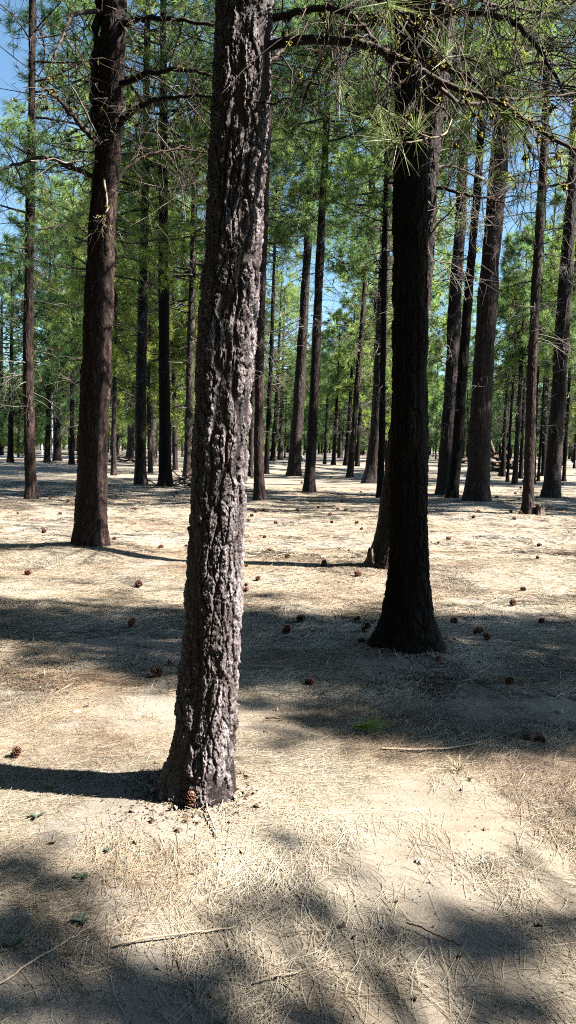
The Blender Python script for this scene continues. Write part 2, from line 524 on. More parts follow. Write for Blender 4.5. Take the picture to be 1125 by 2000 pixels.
def pine(name, label, px, wpx, H, bark, seed, z0=5.0, M=42, Lmax=2.6, K=16, dead=26, dz0=2.2, needle=None, group=None,
         flare=0.4, relief=0.02, nth=64, dz=0.035, cell=0.05, needles=(0.2, 0.006), dead_len=1.6, dthick=1.0, vb=0.5, cat='pine tree', depthlean=0.0, tk=1.0, z1=None, S=6, T=3):
    """px: trunk centre line in photograph pixels from the foot upwards, at the foot's distance; wpx: width in pixels at breast height"""
    b = on_ground(*px[0])
    base = np.array([b[0], b[1], float(gz(b[0], b[1]))])
    Y = b[1]
    pts = np.array([at_depth(x, y, Y) for x, y in px[1:]])
    zs = np.concatenate([[0], pts[:, 2]]); xs = np.concatenate([[0], pts[:, 0] - b[0]])
    slope = (xs[-1] - xs[-2]) / max(zs[-1] - zs[-2], 0.3)
    slope = np.clip(slope, -0.08, 0.08)
    if zs[-1] < H:
        xs = np.append(xs, xs[-1] + slope * (H + 1 - zs[-1]) * 0.6); zs = np.append(zs, H + 1)
    f = interp_path(np.concatenate([[-0.4], zs]), np.concatenate([[0], xs]), np.zeros(len(zs) + 1))
    r0 = wpx / F_PX * Y / 2
    rad = lambda Z: r0 * np.clip(1 - np.clip(Z, 0, H) / (H * 1.05), 0.02, 1) ** 0.75 * 1.04
    rng = np.random.default_rng(seed)
    root = bpy.data.objects.new(name, None); sc.collection.objects.link(root)
    root.location = base; root.empty_display_size = 0.3
    tag(root, label, cat, group)
    vis = min(H, CAM[2] + (1000 + 130) / F_PX * Y)
    rows = np.concatenate([np.arange(-0.25, vis, dz), np.linspace(vis, H, 30)])
    V, Fq, h = trunk_mesh(f, rad, nth, rows, relief, cell, seed % 97 + 1, flare=flare, flare_h=0.9 * r0 + 0.14)
    link('trunk', mesh('trunk', V, Fq, True, {'var': h}), bark, root)
    gw, gn = Geo(), Geo()
    crown(gw, gn, rng, f, rad, z0, z1 or H - 0.3, M, Lmax, K, needles[0], needles[1], vb=vb, tuft_keep=tk, S=S, T=T)
    cr = gn.build('crown', needle or M_NEEDLE, root, smooth=False)
    gw.build('crown_limbs', M_LIMB, cr)
    if dead and dead <= 16:
        for _ in range(dead):
            gd = Geo(); deadwood(gd, rng, f, rad, dz0, z0 + 3.0, 1, dead_len, thick=dthick)
            gd.build('dead_branch', M_TWIG, root)
    elif dead:
        gd = Geo()
        deadwood(gd, rng, f, rad, dz0, z0 + 3.0, int(dead * 1.5), dead_len, thick=dthick)
        gd.build('dead_branches', M_TWIG, root)
    return root, f, rad, Y

# ------------------------------------------------------------------ list of the trees the photograph shows
# name, label, px path, width px, height, bark, options
TREES = [
 ('pine_tree', 'nearest pine trunk, thick flaky grey bark sunlit on the right side, cone at its foot',
  [(390, 1568), (411, 1300), (426, 1000), (443, 700), (462, 400), (480, 0)], 110, 17, M_BARK_MAIN,
  dict(nth=420, dz=0.0042, relief=0.034, cell=0.038, flare=0.44, z0=8.5, M=120, Lmax=4.8, K=26, needles=(0.18, 0.006), dead=5, dz0=5.5, dead_len=1.3)),
 ('pine_tree', 'near blackish trunk wholly in shade, flaring roots, right of the sunlit nearest trunk',
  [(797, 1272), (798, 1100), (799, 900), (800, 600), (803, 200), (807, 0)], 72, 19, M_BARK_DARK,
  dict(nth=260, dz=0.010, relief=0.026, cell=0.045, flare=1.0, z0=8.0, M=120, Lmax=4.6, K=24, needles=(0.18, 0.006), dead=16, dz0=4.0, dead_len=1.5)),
 ('pine_tree', 'large reddish brown pine left of the nearest trunk, forking limb rising on its left',
  [(176, 1077), (180, 950), (186, 800), (192, 600), (199, 450), (212, 300), (221, 100), (224, 0)], 55, 24, M_BARK_RED,
  dict(nth=220, dz=0.016, relief=0.035, cell=0.065, flare=0.34, z0=9, M=60, Lmax=3.6, K=20, needles=(0.2, 0.006), dead=30, dz0=5.2, dead_len=2.2)),
 ('pine_tree', 'pine half hidden behind the blackish shaded trunk, with a broken bark slab at its foot',
  [(752, 1113), (767, 1000), (781, 850), (801, 720), (817, 600), (829, 450), (840, 300), (862, 100), (871, 0)], 45, 22, M_BARK_MID,
  dict(nth=160, dz=0.016, relief=0.028, cell=0.055, flare=0.85, z0=7, M=60, Lmax=3.4, K=20, needles=(0.19, 0.006), dead=26, dz0=3.8, dead_len=1.8)),
 ('pine_tree', 'slim isolated pine at the far left edge against open sky, thin crown',
  [(61, 978), (57, 850), (55, 700), (57, 500), (61, 300), (64, 0)], 21, 21, M_BARK_RED,
  dict(z0=6.2, M=52, Lmax=2.1, dead=26, dz0=2.4, tk=0.9, K=18, needles=(0.25, 0.015), needle='BLUE')),
 ('pine_tree', 'dark pine right of the large reddish one, pale dead twigs tangled on its trunk',
  [(274, 950), (275, 800), (276, 700), (279, 560), (284, 330)], 21, 24, M_BARK_MID, dict(dead=50, dz0=3.0, dead_len=2.0, z0=9, dthick=0.8)),
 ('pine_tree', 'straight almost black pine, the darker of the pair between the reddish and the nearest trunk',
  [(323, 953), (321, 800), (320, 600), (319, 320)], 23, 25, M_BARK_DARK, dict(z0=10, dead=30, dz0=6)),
 ('pine_tree', 'pale grey brown pine just left of the nearest trunk, brush pile near its foot',
  [(367, 938), (369, 800), (372, 700), (377, 500), (381, 320)], 17, 23, M_BARK_PALE, dict(z0=7)),
 ('pine_tree', 'small reddish trunk standing between two dark pines, left of the straight black one',
  [(298, 913), (299, 850), (300, 760), (303, 600)], 12, 20, M_BARK_PALE, dict(z0=6)),
 ('pine_tree', 'short looking dark trunk behind bare twigs, just right of the large reddish pine',
  [(254, 899), (256, 840), (258, 760)], 14, 22, M_BARK_MID, dict(z0=6)),
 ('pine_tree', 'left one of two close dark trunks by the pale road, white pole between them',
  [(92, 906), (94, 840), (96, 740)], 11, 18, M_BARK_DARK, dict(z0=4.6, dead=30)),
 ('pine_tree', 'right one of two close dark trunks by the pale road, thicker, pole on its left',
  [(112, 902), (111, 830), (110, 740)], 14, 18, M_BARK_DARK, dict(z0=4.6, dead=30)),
 ('pine_tree', 'reddish trunk close behind the right edge of the nearest trunk, bare twigs on it',
  [(506, 979), (505, 850), (507, 700), (511, 550), (517, 400), (522, 250)], 20, 21, M_BARK_RED, dict(z0=8, dead=44, dz0=3.2, dead_len=1.9)),
 ('pine_tree', 'dark slim trunk hugging the nearest trunk right edge, behind the reddish twiggy one',
  [(489, 930), (491, 850), (494, 720)], 9, 20, M_BARK_MID, dict(z0=7)),
 ('pine_tree', 'dark slim trunk left of the earth mound, right of the reddish twiggy one',
  [(520, 925), (524, 830), (528, 740)], 10, 19, M_BARK_DARK, dict(z0=6, dead=40)),
 ('pine_tree', 'left one of two leaning pines in the middle, foot beside the earth mound',
  [(574, 933), (583, 800), (592, 650), (599, 520), (604, 400)], 23, 23, M_BARK_MID, dict(z0=10, dead=26, dz0=5)),
 ('pine_tree', 'right one of two leaning pines in the middle, nearer, dark all the way up',
  [(603, 962), (610, 850), (617, 700), (624, 520), (631, 380), (639, 200), (643, 100)], 20, 22, M_BARK_MID, dict(z0=9, dead=30, dz0=5)),
 ('pine_tree', 'slender leaning trunk of sunlit orange bark in the middle gap',
  [(683, 933), (690, 850), (699, 740), (707, 640)], 12, 20, M_BARK_RED, dict(z0=7)),
 ('pine_tree', 'thick dark pine with wide foot, just left of the blackish shaded trunk',
  [(724, 950), (735, 850), (743, 700), (749, 550), (754, 450)], 26, 24, M_BARK_MID, dict(z0=8, dead=40, dz0=5, flare=0.6)),
 ('pine_tree', 'narrow black trunk touching the left side of the blackish shaded trunk',
  [(742, 973), (746, 850), (748, 700), (750, 550)], 13, 20, M_BARK_DARK, dict(z0=8)),
 ('pine_tree', 'leaning brown pine right of the blackish trunk, left one of a crossing pair',
  [(868, 969), (876, 850), (884, 700), (891, 560), (898, 450), (906, 300)], 29, 23, M_BARK_MID, dict(z0=9, dead=26)),
 ('pine_tree', 'leaning dark pine, right one of the crossing pair beside the big red pine',
  [(883, 978), (896, 850), (905, 700), (917, 550), (930, 400), (937, 300)], 20, 23, M_BARK_DARK, dict(z0=9, dead=26)),
 ('pine_tree', 'broad red brown pine on the right, widest trunk among the right hand group',
  [(931, 986), (937, 850), (946, 700), (954, 560), (963, 450), (974, 330), (986, 200)], 41, 27, M_BARK_RED, dict(nth=120, z0=11, M=40, dead=26, dz0=6.5, relief=0.03, flare=0.42)),
 ('pine_tree', 'slim pine near the right edge with a small stump at its foot',
  [(1030, 1010), (1034, 900), (1038, 750), (1047, 550), (1057, 400), (1063, 300), (1067, 150)], 21, 21, M_BARK_RED, dict(z0=9.5, dead=40, dz0=3.5)),
 ('pine_tree', 'thick brown pine at the right edge, sunlit along its right side, foot in bright ground',
  [(1077, 973), (1085, 850), (1095, 700), (1104, 560), (1112, 450), (1119, 330)], 29, 24, M_BARK_MID, dict(z0=10, dead=36)),
 ('pine_tree', 'small dark trunk beside the lumber heap, left of three thin ones',
  [(982, 932), (985, 850), (989, 780)], 9, 11.5, M_BARK_DARK, dict(z0=5)),
 ('pine_tree', 'thin dark trunk, middle one of three right of the lumber heap',
  [(991, 940), (995, 860), (1000, 780)], 6, 10.5, M_BARK_DARK, dict(z0=5)),
 ('pine_tree', 'thin brown trunk, right one of three right of the lumber heap',
  [(1005, 945), (1010, 860), (1015, 770)], 10, 11.5, M_BARK_MID, dict(z0=5.4)),
 ('pine_tree', 'thin trunk partly behind the slim pine with the stump, on its left',
  [(1017, 934), (1020, 860), (1023, 780)], 8, 11.5, M_BARK_DARK, dict(z0=5.4)),
 ('pine_tree', 'thin trunk on the right of the slim pine with the stump, touching it',
  [(1043, 945), (1045, 860), (1049, 770)], 6, 12, M_BARK_MID, dict(z0=5.4)),
 ('pine_tree', 'dark leaning sapling trunk between the slim stump pine and the thick right edge pine',
  [(1051, 940), (1056, 860), (1061, 780)], 6, 12, M_BARK_DARK, dict(z0=5)),
 ('pine_tree', 'dark trunk farther back just left of the thick right edge pine',
  [(1061, 931), (1063, 870), (1066, 800)], 9, 19, M_BARK_DARK, dict(z0=6)),
 ('pine_tree', 'dark trunk at the far right edge behind the thick sunlit pine',
  [(1101, 940), (1105, 870), (1110, 780)], 7, 18, M_BARK_DARK, dict(z0=6)),
 ('pine_tree', 'dark far trunk in the middle gap beside bright road, left of the orange leaning one',
  [(651, 909), (654, 850), (658, 780)], 8, 12.5, M_BARK_DARK, dict(z0=5)),
 ('pine_tree', 'thin far trunk in the middle gap right of the leaning pair',
  [(634, 907), (636, 860), (639, 800)], 6, 11.5, M_BARK_MID, dict(z0=5)),
 ('pine_tree', 'far trunk directly left of the slender orange leaning trunk, darker',
  [(675, 910), (680, 850), (685, 770)], 9, 14, M_BARK_DARK, dict(z0=6)),
 ('pine_tree', 'far dark trunk right of the slender orange leaning trunk',
  [(698, 911), (701, 850), (705, 780)], 8, 18, M_BARK_DARK, dict(z0=5)),
 ('pine_tree', 'dark trunk standing on the left flank of the earth mound',
  [(532, 901), (537, 840), (541, 770)], 9, 18, M_BARK_DARK, dict(z0=5)),
 ('pine_tree', 'pale trunk standing behind the top of the earth mound',
  [(547, 899), (549, 840), (551, 770)], 10, 18, M_BARK_PALE, dict(z0=5)),
 ('pine_tree', 'dark trunk cut by the left picture edge beside the road end',
  [(1, 891), (2, 840), (3, 770)], 10, 18, M_BARK_DARK, dict(z0=4.5, M=50)),
 ('pine_tree', 'low branched young pine left of centre road, yellow green needles to the ground',
  [(342, 905), (343, 850), (343, 780)], 6, 9, M_BARK_MID, dict(z0=1.6, M=44, Lmax=1.7, needle='GOLD', dead=0)),
 ('pine_tree', 'bushy yellow green pine in sun right of the leaning pair, crown reaching low',
  [(664, 897), (664, 830), (665, 740)], 9, 12, M_BARK_MID, dict(z0=4.4, M=60, Lmax=3.6, needle='GOLD', dead=0, vb=0.75)),
 ('pine_tree', 'bright yellow green bushy pine behind the large reddish trunk, drooping sunlit sprays',
  [(222, 930), (222, 850), (225, 700)], 10, 14, M_BARK_MID, dict(z0=5.0, M=50, Lmax=2.8, K=18, needle='GOLD', dead=8, vb=0.8)),
 ('pine_tree', 'full green pine seen over the left road, crown below the open sky',
  [(20, 905), (21, 850), (22, 780)], 11, 13.5, M_BARK_DARK, dict(z0=3.0, M=84, Lmax=3.6, K=14, needle='BLUE', dead=10)),
 ('pine_tree', 'tall green crown spreading on both sides behind the large reddish pine, its trunk hidden',
  [(168, 962), (170, 850), (176, 700), (190, 400)], 16, 25, M_BARK_MID, dict(z0=6.5, M=84, Lmax=3.4, dead=30, needle='GOLD', vb=0.6)),
 ('pine_tree', 'tall crown seen on both sides behind the nearest trunk, its own trunk hidden',
  [(428, 958), (432, 850), (440, 700), (462, 400)], 18, 27, M_BARK_MID, dict(z0=7.5, M=60, Lmax=2.7, dead=30, vb=0.6)),
 ('pine_tree', 'tall blue green crown behind the blackish trunk, its own trunk hidden',
  [(790, 965), (795, 850), (798, 700), (803, 400)], 18, 27, M_BARK_MID, dict(z0=7.5, M=60, Lmax=2.7, dead=40, needle='BLUE', vb=0.6)),
 ('pine_tree', 'low bushy young pine at the far left beside the road, needles down to the ground',
  [(36, 893), (36, 860), (37, 830)], 4, 6.5, M_BARK_MID, dict(z0=0.5, M=70, Lmax=2.3, needle='GOLD', dead=0)),
 ('pine_tree', 'dense blue green pine between the far left slim pine and the large reddish one',
  [(140, 908), (140, 850), (141, 780)], 10, 19, M_BARK_DARK, dict(z0=3.8, M=84, Lmax=3.3, K=14, needle='BLUE', dead=16)),
]
for T_ in TREES:
    b_ = on_ground(*T_[2][0])
    TRUNK_BASES.append((b_[0], b_[1], T_[3] / F_PX * b_[1]))

# the ground sheet
def spaced(lo, hi, d0, n_in, growth=1.045):
    a = list(np.arange(lo, hi, d0)); s = d0
    up = [a[-1]]
    while up[-1] < n_in: s *= growth; up.append(up[-1] + s)
    return a, up[1:]
a_, r_ = spaced(-3.0, 3.0, 0.03, 420)
xs_ = np.array([-v for v in reversed(r_)] + a_ + r_)
a_, r_ = spaced(1.2, 8.0, 0.03, 700)
b_, l_ = spaced(-1.2, 0.0, 0.3, 60)
ys_ = np.array([-v for v in reversed(l_)] + [-1.2, -0.9, -0.6, -0.3, 0, .3, .6, .9] + a_ + r_)
X, Y = np.meshgrid(xs_, ys_)
Z = gz(X, Y)
V = np.stack([X, Y, Z], -1).reshape(-1, 3)
nx, ny = len(xs_), len(ys_)
i = np.arange(ny - 1)[:, None]; k = np.arange(nx - 1)[None, :]
Fq = np.stack([i * nx + k, i * nx + k + 1, (i + 1) * nx + k + 1, (i + 1) * nx + k], -1).reshape(-1, 4)
tag(link('ground', mesh('ground', V, Fq), M_GROUND), kind='structure')
# pale road crossing behind the clearing
L1 = on_ground(-250, 888); L2 = on_ground(1400, 904)
dv = (L2 - L1)[:2]; dv /= np.linalg.norm(dv); nv = np.array([-dv[1], dv[0]])
tt = np.linspace(-160, 260, 140)
c0 = np.array([0.0, float(on_ground(562, 898)[1])])
rows = []
for s_ in (0.0, 1.6, 3.2, 4.8, 6.5):
    q = c0[None] + dv[None] * tt[:, None] + nv[None] * (s_ + 1.0 * np.sin(tt / 17)[:, None])
    rows.append(np.concatenate([q, gz(q[:, 0], q[:, 1])[:, None] + 0.02 + 0.02 * (0 < s_ < 6)], 1))
V = np.concatenate(rows); n_ = len(tt)
i = np.arange(4)[:, None]; k = np.arange(n_ - 1)[None]
Fq = np.stack([i * n_ + k, i * n_ + k + 1, (i + 1) * n_ + k + 1, (i + 1) * n_ + k], -1).reshape(-1, 4)
tag(link('road', mesh('road', V, Fq), M_ROAD), kind='structure')

# ------------------------------------------------------------------ build the trees
NEEDLES = {'BLUE': M_NEEDLE_BLUE, 'GOLD': M_NEEDLE_GOLD}
built = []
for n_, (name, label, px, wp, H, bark, opt) in enumerate(TREES):
    o = dict(opt)
    if n_ > 4: o.setdefault('tk', 0.95)
    if 25 <= n_ <= 32: o.update(M=34, Lmax=1.4)
    if 33 <= n_ <= 36: o.update(M=40, Lmax=1.8)
    if n_ in (12, 13, 14, 15, 16, 17): o.update(z0=11.5)
    if n_ in (20, 21): o.update(z0=11)
    nd = NEEDLES.get(o.pop('needle', None), M_NEEDLE if n_ % 3 else M_NEEDLE_BLUE)
    Yb = on_ground(*px[0])[1]
    o.setdefault('nth', 72 if Yb < 40 else 28); o.setdefault('dz', 0.04 if Yb < 40 else 0.12)
    o.setdefault('relief', 0.03); o.setdefault('cell', 0.075)
    o.setdefault('K', 16 if Yb < 30 else 12)
    o.setdefault('M', 84); o.setdefault('Lmax', 3.4)
    o.setdefault('needles', (0.24, 0.013) if Yb < 30 else (0.30, 0.024))
    o.setdefault('dthick', 1.0 if Yb < 30 else 1.5)
    if o.get('dead', 1) and Yb > 45: o['dead'] = 18
    built.append(pine(name, label, px, wp, H, bark, 100 + n_ * 7, needle=nd, **o))

def local_line(root, pts, Ys):
    """pixel polyline at given distances -> local coordinates of a tree"""
    L = np.array(root.location)
    return np.array([at_depth(x, y, Yd) for (x, y), Yd in zip(pts, Ys)]) - L

def smooth_line(P, n):
    P = np.asarray(P, float); t = np.linspace(0, 1, len(P)); tt = np.linspace(0, 1, n)
    Q = np.stack([np.interp(tt, t, P[:, c]) for c in range(3)], 1)
    for _ in range(2):
        Q[1:-1] = 0.25 * Q[:-2] + 0.5 * Q[1:-1] + 0.25 * Q[2:]
    return Q

def lichen_on(g, rng, P, n, size):
    """small crusty lumps sitting on points of the polylines P (m,k,3)"""
    m, k, _ = P.shape
    a = rng.integers(0, m, n); b = rng.integers(0, k - 1, n); f = rng.random((n, 1))
    c = P[a, b] * (1 - f) + P[a, b + 1] * f
    q = 14
    for rep in range(3):
        d = norm(rng.normal(size=(n, q, 3)))
        ctr = c[:, None] + d * size * rng.uniform(0.2, 1.0, (n, q, 1))
        s = size * rng.uniform(0.25, 0.6, (n, q, 1))
        u = norm(rng.normal(size=(n, q, 3))); v = norm(np.cross(u, d))
        V = np.stack([ctr - u * s, ctr + v * s * 0.7, ctr + u * s, ctr - v * s * 0.7 + d * s * 0.5], 2).reshape(-1, 3)
        g.add(V, np.arange(len(V)).reshape(-1, 4), 0.5)

def custom_limb(tree, pts, Ys, r0, r1, seed, twigs=14, tlen=0.45, grav=0.5, lich=0, lsize=0.012, mat=None, tuft=0, name='limb', sub=2, K=50, nl=0.16, nw=0.002, n=26, tw=1.0, needle=None):
    root = tree[0]; rng = np.random.default_rng(seed)
    P = smooth_line(local_line(root, pts, Ys), n)
    P[1:-1] += rng.normal(size=(n - 2, 3)) * r0 * 0.22
    g = Geo()
    tubes(g, P[None], r0, r1, 9, 0.5)
    lb = None
    if twigs:
        Q = children(rng, P[None], twigs, 0.12, 1.0, 1.0, side=1.0, n=9, curl=0.35, grav=grav)
        Ls = np.linalg.norm(Q[:, -1] - Q[:, 0], axis=1, keepdims=True)
        sc_ = tlen * rng.uniform(0.4, 1.3, (len(Q), 1)) / np.maximum(Ls, 1e-3)
        Q = Q[:, :1] + (Q - Q[:, :1]) * sc_[:, None]
        Q[:, 1:] += np.cumsum(rng.normal(size=Q[:, 1:].shape) * 0.010, 1)
        tubes(g, Q, 0.0048 * tw, 0.002 * tw, 4, rng.random(len(Q)))
        W = children(rng, Q, sub, 0.15, 0.95, 0.5, side=0.9, n=6, curl=0.5, grav=grav * 0.6)
        tubes(g, W, 0.0028 * tw, 0.0014 * tw, 3, rng.random(len(W)))
    lb = g.build(name, mat or M_LIMB, root)
    if lich and twigs:
        gl = Geo(); lichen_on(gl, rng, Q, lich, lsize); lichen_on(gl, rng, P[None], max(8, lich // 2), lsize * 1.2)
        gl.build('lichen', M_LICHEN, lb, smooth=False)
    if tuft and twigs:
        for ix in rng.permutation(len(Q))[:tuft]:
            gt = Geo(); tufts(gt, Q[ix:ix + 1, -1], Q[ix:ix + 1, -1] - Q[ix:ix + 1, -2], K, nl, nw, rng, 0.8, rng.random(1) * 0.5 + 0.5)
            gt.build('needle_tuft', needle or M_NEEDLE_NEAR, lb, smooth=False)
    return lb, P

main, dark, left, rear = built[0], built[1], built[2], built[3]
Ym, Yd, Yl, Yr = main[3], dark[3], left[3], rear[3]
# the two long limbs of the nearest pine reaching right over the frame
def Yrun(a, b, n): return list(np.linspace(a, b, n))
custom_limb(main, [(500, 96), (560, 80), (620, 76), (690, 80), (750, 98), (800, 128), (850, 158), (910, 182), (960, 190), (1010, 222), (1070, 262), (1150, 305)],
            Yrun(Ym, Ym - 0.5, 12), 0.021, 0.006, 1, twigs=36, tlen=0.36, lich=34, grav=0.7, tuft=1, tw=.7)
custom_limb(main, [(500, 50), (550, 30), (600, 20), (650, 14), (700, 36), (730, 80), (760, 120), (800, 150), (840, 200)],
            Yrun(Ym, Ym - 0.25, 9), 0.016, 0.004, 2, twigs=28, tlen=0.36, lich=34, grav=0.8, tw=.7)
custom_limb(main, [(500, -60), (600, -40), (700, -20), (760, 10), (800, 40), (850, 90), (880, 130)],
            Yrun(Ym, Ym - 0.4, 7), 0.014, 0.004, 3, twigs=26, tlen=0.42, lich=34, grav=0.8, tuft=1, tw=.7)
custom_limb(main, [(510, -150), (640, -120), (800, -90), (960, -60), (1100, -20), (1200, 20)],
            Yrun(Ym, Ym + 0.3, 6), 0.018, 0.005, 4, twigs=44, tlen=0.6, lich=8, grav=0.8, tuft=5, tw=.7)
custom_limb(main, [(850, 165), (900, 205), (980, 195), (1060, 190), (1140, 180)], Yrun(Ym - 0.28, Ym, 5), 0.009, 0.004, 5, twigs=14, tlen=0.35, tw=.7)
custom_limb(main, [(505, 135), (540, 110), (575, 72)], Yrun(Ym, Ym + 0.2, 3), 0.008, 0.004, 6, twigs=6, tlen=0.3)
custom_limb(main, [(478, 190), (505, 198), (540, 205), (560, 200)], Yrun(Ym - 0.12, Ym, 4), 0.0035, 0.002, 7, twigs=3, tlen=0.12, n=12)
# the pale curved twig with two needle bursts hanging in front of the blackish trunk
lb, P = custom_limb(main, [(905, 190), (890, 215), (878, 245), (870, 265), (845, 268), (815, 276), (790, 280), (765, 272)], Yrun(Ym - 0.3, Ym - 0.4, 8), 0.0045, 0.003, 8, twigs=0, mat=M_STICK)
P2 = smooth_line(local_line(main[0], [(838, 268), (820, 262), (812, 252)], [Ym - .37] * 3), 8)
g = Geo(); tubes(g, P2[None], 0.003, 0.0025, 5); g.build('side_twig', M_STICK, lb)
rt = np.random.default_rng(5)
for (bx, by, dx_, dy_, Ln, Kk) in [(765, 271, -0.8, 0.45, 0.135, 70), (812, 251, 0.1, 1.0, 0.115, 60), (1005, 225, 0.5, -0.1, 0.17, 90), (868, 95, -0.1, 0.8, 0.14, 50)]:
    c = local_line(main[0], [(bx, by)], [Ym - 0.4])
    d = (RV * dx_ + UV * dy_)[None]
    g = Geo(); tufts(g, c, d, int(Kk * 1.2), Ln, 0.0025, rt, 0.62, np.array([0.75]))
    g.build('needle_tuft', M_NEEDLE_NEAR, lb, smooth=False)

# limbs of the large reddish pine
def LY(n, a=0.0, b=-0.8): return list(np.linspace(Yl + a, Yl + b, n))
custom_limb(left, [(205, 262), (192, 250), (183, 225), (184, 180), (188, 120), (191, 40), (193, -60), (194, -200)], LY(8, 0, 0), 0.075, 0.05, 20, twigs=12, tlen=0.9, grav=0.2, tw=2)
custom_limb(left, [(222, 262), (240, 235), (270, 208), (310, 193), (360, 186), (420, 188)], LY(6), 0.05, 0.018, 21, twigs=26, tlen=0.85, tw=1.3, lich=16, lsize=0.024)
custom_limb(left, [(225, 60), (250, 42), (300, 36), (350, 40), (415, 50)], LY(5), 0.05, 0.02, 22, twigs=22, tlen=0.85, tw=1.3)
custom_limb(left, [(222, 168), (260, 155), (310, 138), (370, 136), (430, 152)], LY(5), 0.05, 0.015, 23, twigs=22, tlen=0.85, tw=1.3, lich=16, lsize=0.024)
custom_limb(left, [(205, 355), (170, 342), (135, 322), (95, 306), (50, 312), (10, 330), (-40, 350)], LY(7), 0.042, 0.012, 24, twigs=20, tlen=0.8, tw=1.3)
custom_limb(left, [(208, 300), (185, 275), (160, 245), (130, 215), (105, 185), (80, 165)], LY(6, 0, -1.2), 0.05, 0.015, 25, twigs=28, tlen=0.85, tw=1.3, lich=24, lsize=0.03)
custom_limb(left, [(212, 30), (175, 20), (140, 28), (128, 55), (115, 90), (105, 115)], LY(6, 0, -1.0), 0.035, 0.014, 26, twigs=14, tlen=0.8, tw=1.8)
custom_limb(left, [(202, 440), (240, 330), (290, 300), (350, 290), (420, 300)], LY(5, 0, 0.4), 0.03, 0.01, 27, twigs=26, tlen=1.2, tw=1.6)
custom_limb(left, [(203, 350), (208, 380), (210, 405), (206, 425), (200, 440)], LY(5, -0.5, -0.7), 0.018, 0.008, 28, twigs=7, tlen=0.5, mat=M_STICK, lich=6, lsize=0.02, tw=1.6, n=14)
# limbs of the half hidden pine and of the blackish one
custom_limb(rear, [(835, 365), (870, 368), (905, 380), (950, 388), (985, 395)], list(np.linspace(Yr, Yr - 0.5, 5)), 0.028, 0.010, 30, twigs=18, tlen=0.6, tw=1.5, tuft=4, K=40, nw=0.004, nl=0.2)
custom_limb(rear, [(845, 330), (880, 322), (930, 345), (975, 370)], list(np.linspace(Yr, Yr + 0.5, 4)), 0.02, 0.008, 31, twigs=22, tlen=0.8, tw=1.5)
custom_limb(rear, [(860, 20), (920, 30), (990, 10), (1100, 40)], list(np.linspace(Yr, Yr + 0.5, 4)), 0.04, 0.012, 32, twigs=30, tlen=1.3, tw=1.4, tuft=18, K=34, nw=0.005, nl=0.2, needle=M_NEEDLE_GOLD)
custom_limb(rear, [(850, 180), (900, 150), (960, 160), (1030, 120), (1120, 130)], list(np.linspace(Yr, Yr - 0.8, 5)), 0.035, 0.012, 33, twigs=34, tlen=1.3, tw=1.4, tuft=18, K=34, nw=0.005, nl=0.2, needle=M_NEEDLE_GOLD)
custom_limb(dark, [(800, 150), (860, 130), (930, 160), (1000, 230), (1060, 330)], list(np.linspace(Yd, Yd - 0.6, 5)), 0.028, 0.008, 34, twigs=26, tlen=0.7, tw=1.0, tuft=8, K=34, nw=0.004, nl=0.18)
custom_limb(dark, [(800, 40), (900, 20), (1000, 40), (1060, 100), (1110, 200)], list(np.linspace(Yd, Yd - 0.4, 5)), 0.03, 0.008, 35, twigs=30, tlen=0.8, tw=1.1, tuft=12, K=34, nw=0.004, nl=0.18)
custom_limb(dark, [(800, 60), (740, 40), (680, 60), (620, 130), (590, 200)], list(np.linspace(Yd, Yd + 0.4, 5)), 0.028, 0.008, 36, twigs=26, tlen=0.8, tw=1.0, tuft=6, K=34, nw=0.004, nl=0.18)
# the broken slab of bark at the half hidden pine's foot
g = Geo()
bb = local_line(rear[0], [(727, 1112)], [Yr - 0.1])[0]
th = np.linspace(0, 2 * math.pi, 14, endpoint=False)
rows = []
for zz, sc1 in ((-0.05, 1.1), (0.06, 1.0), (0.14, 0.85), (0.20, 0.7)):
    rr = (0.075 + 0.02 * np.sin(th * 4 + zz * 20)) * sc1
    jag = (0.04 * np.sin(th * 3 + 1) + 0.02 * np.sin(th * 7)) * (zz > 0.15)
    rows.append(np.stack([bb[0] + rr * np.cos(th), bb[1] + rr * np.sin(th), zz + jag], 1))
rows.append(np.stack([bb[0] + 0.02 * np.cos(th), bb[1] + 0.02 * np.sin(th), np.full(14, 0.12)], 1))
V = np.concatenate(rows); i = np.arange(4)[:, None]; k = np.arange(14)[None]; k2 = (k + 1) % 14
g.add(V, np.stack([i * 14 + k, i * 14 + k2, (i + 1) * 14 + k2, (i + 1) * 14 + k], -1).reshape(-1, 4))
g.build('bark_slab', M_STUMP, rear[0])

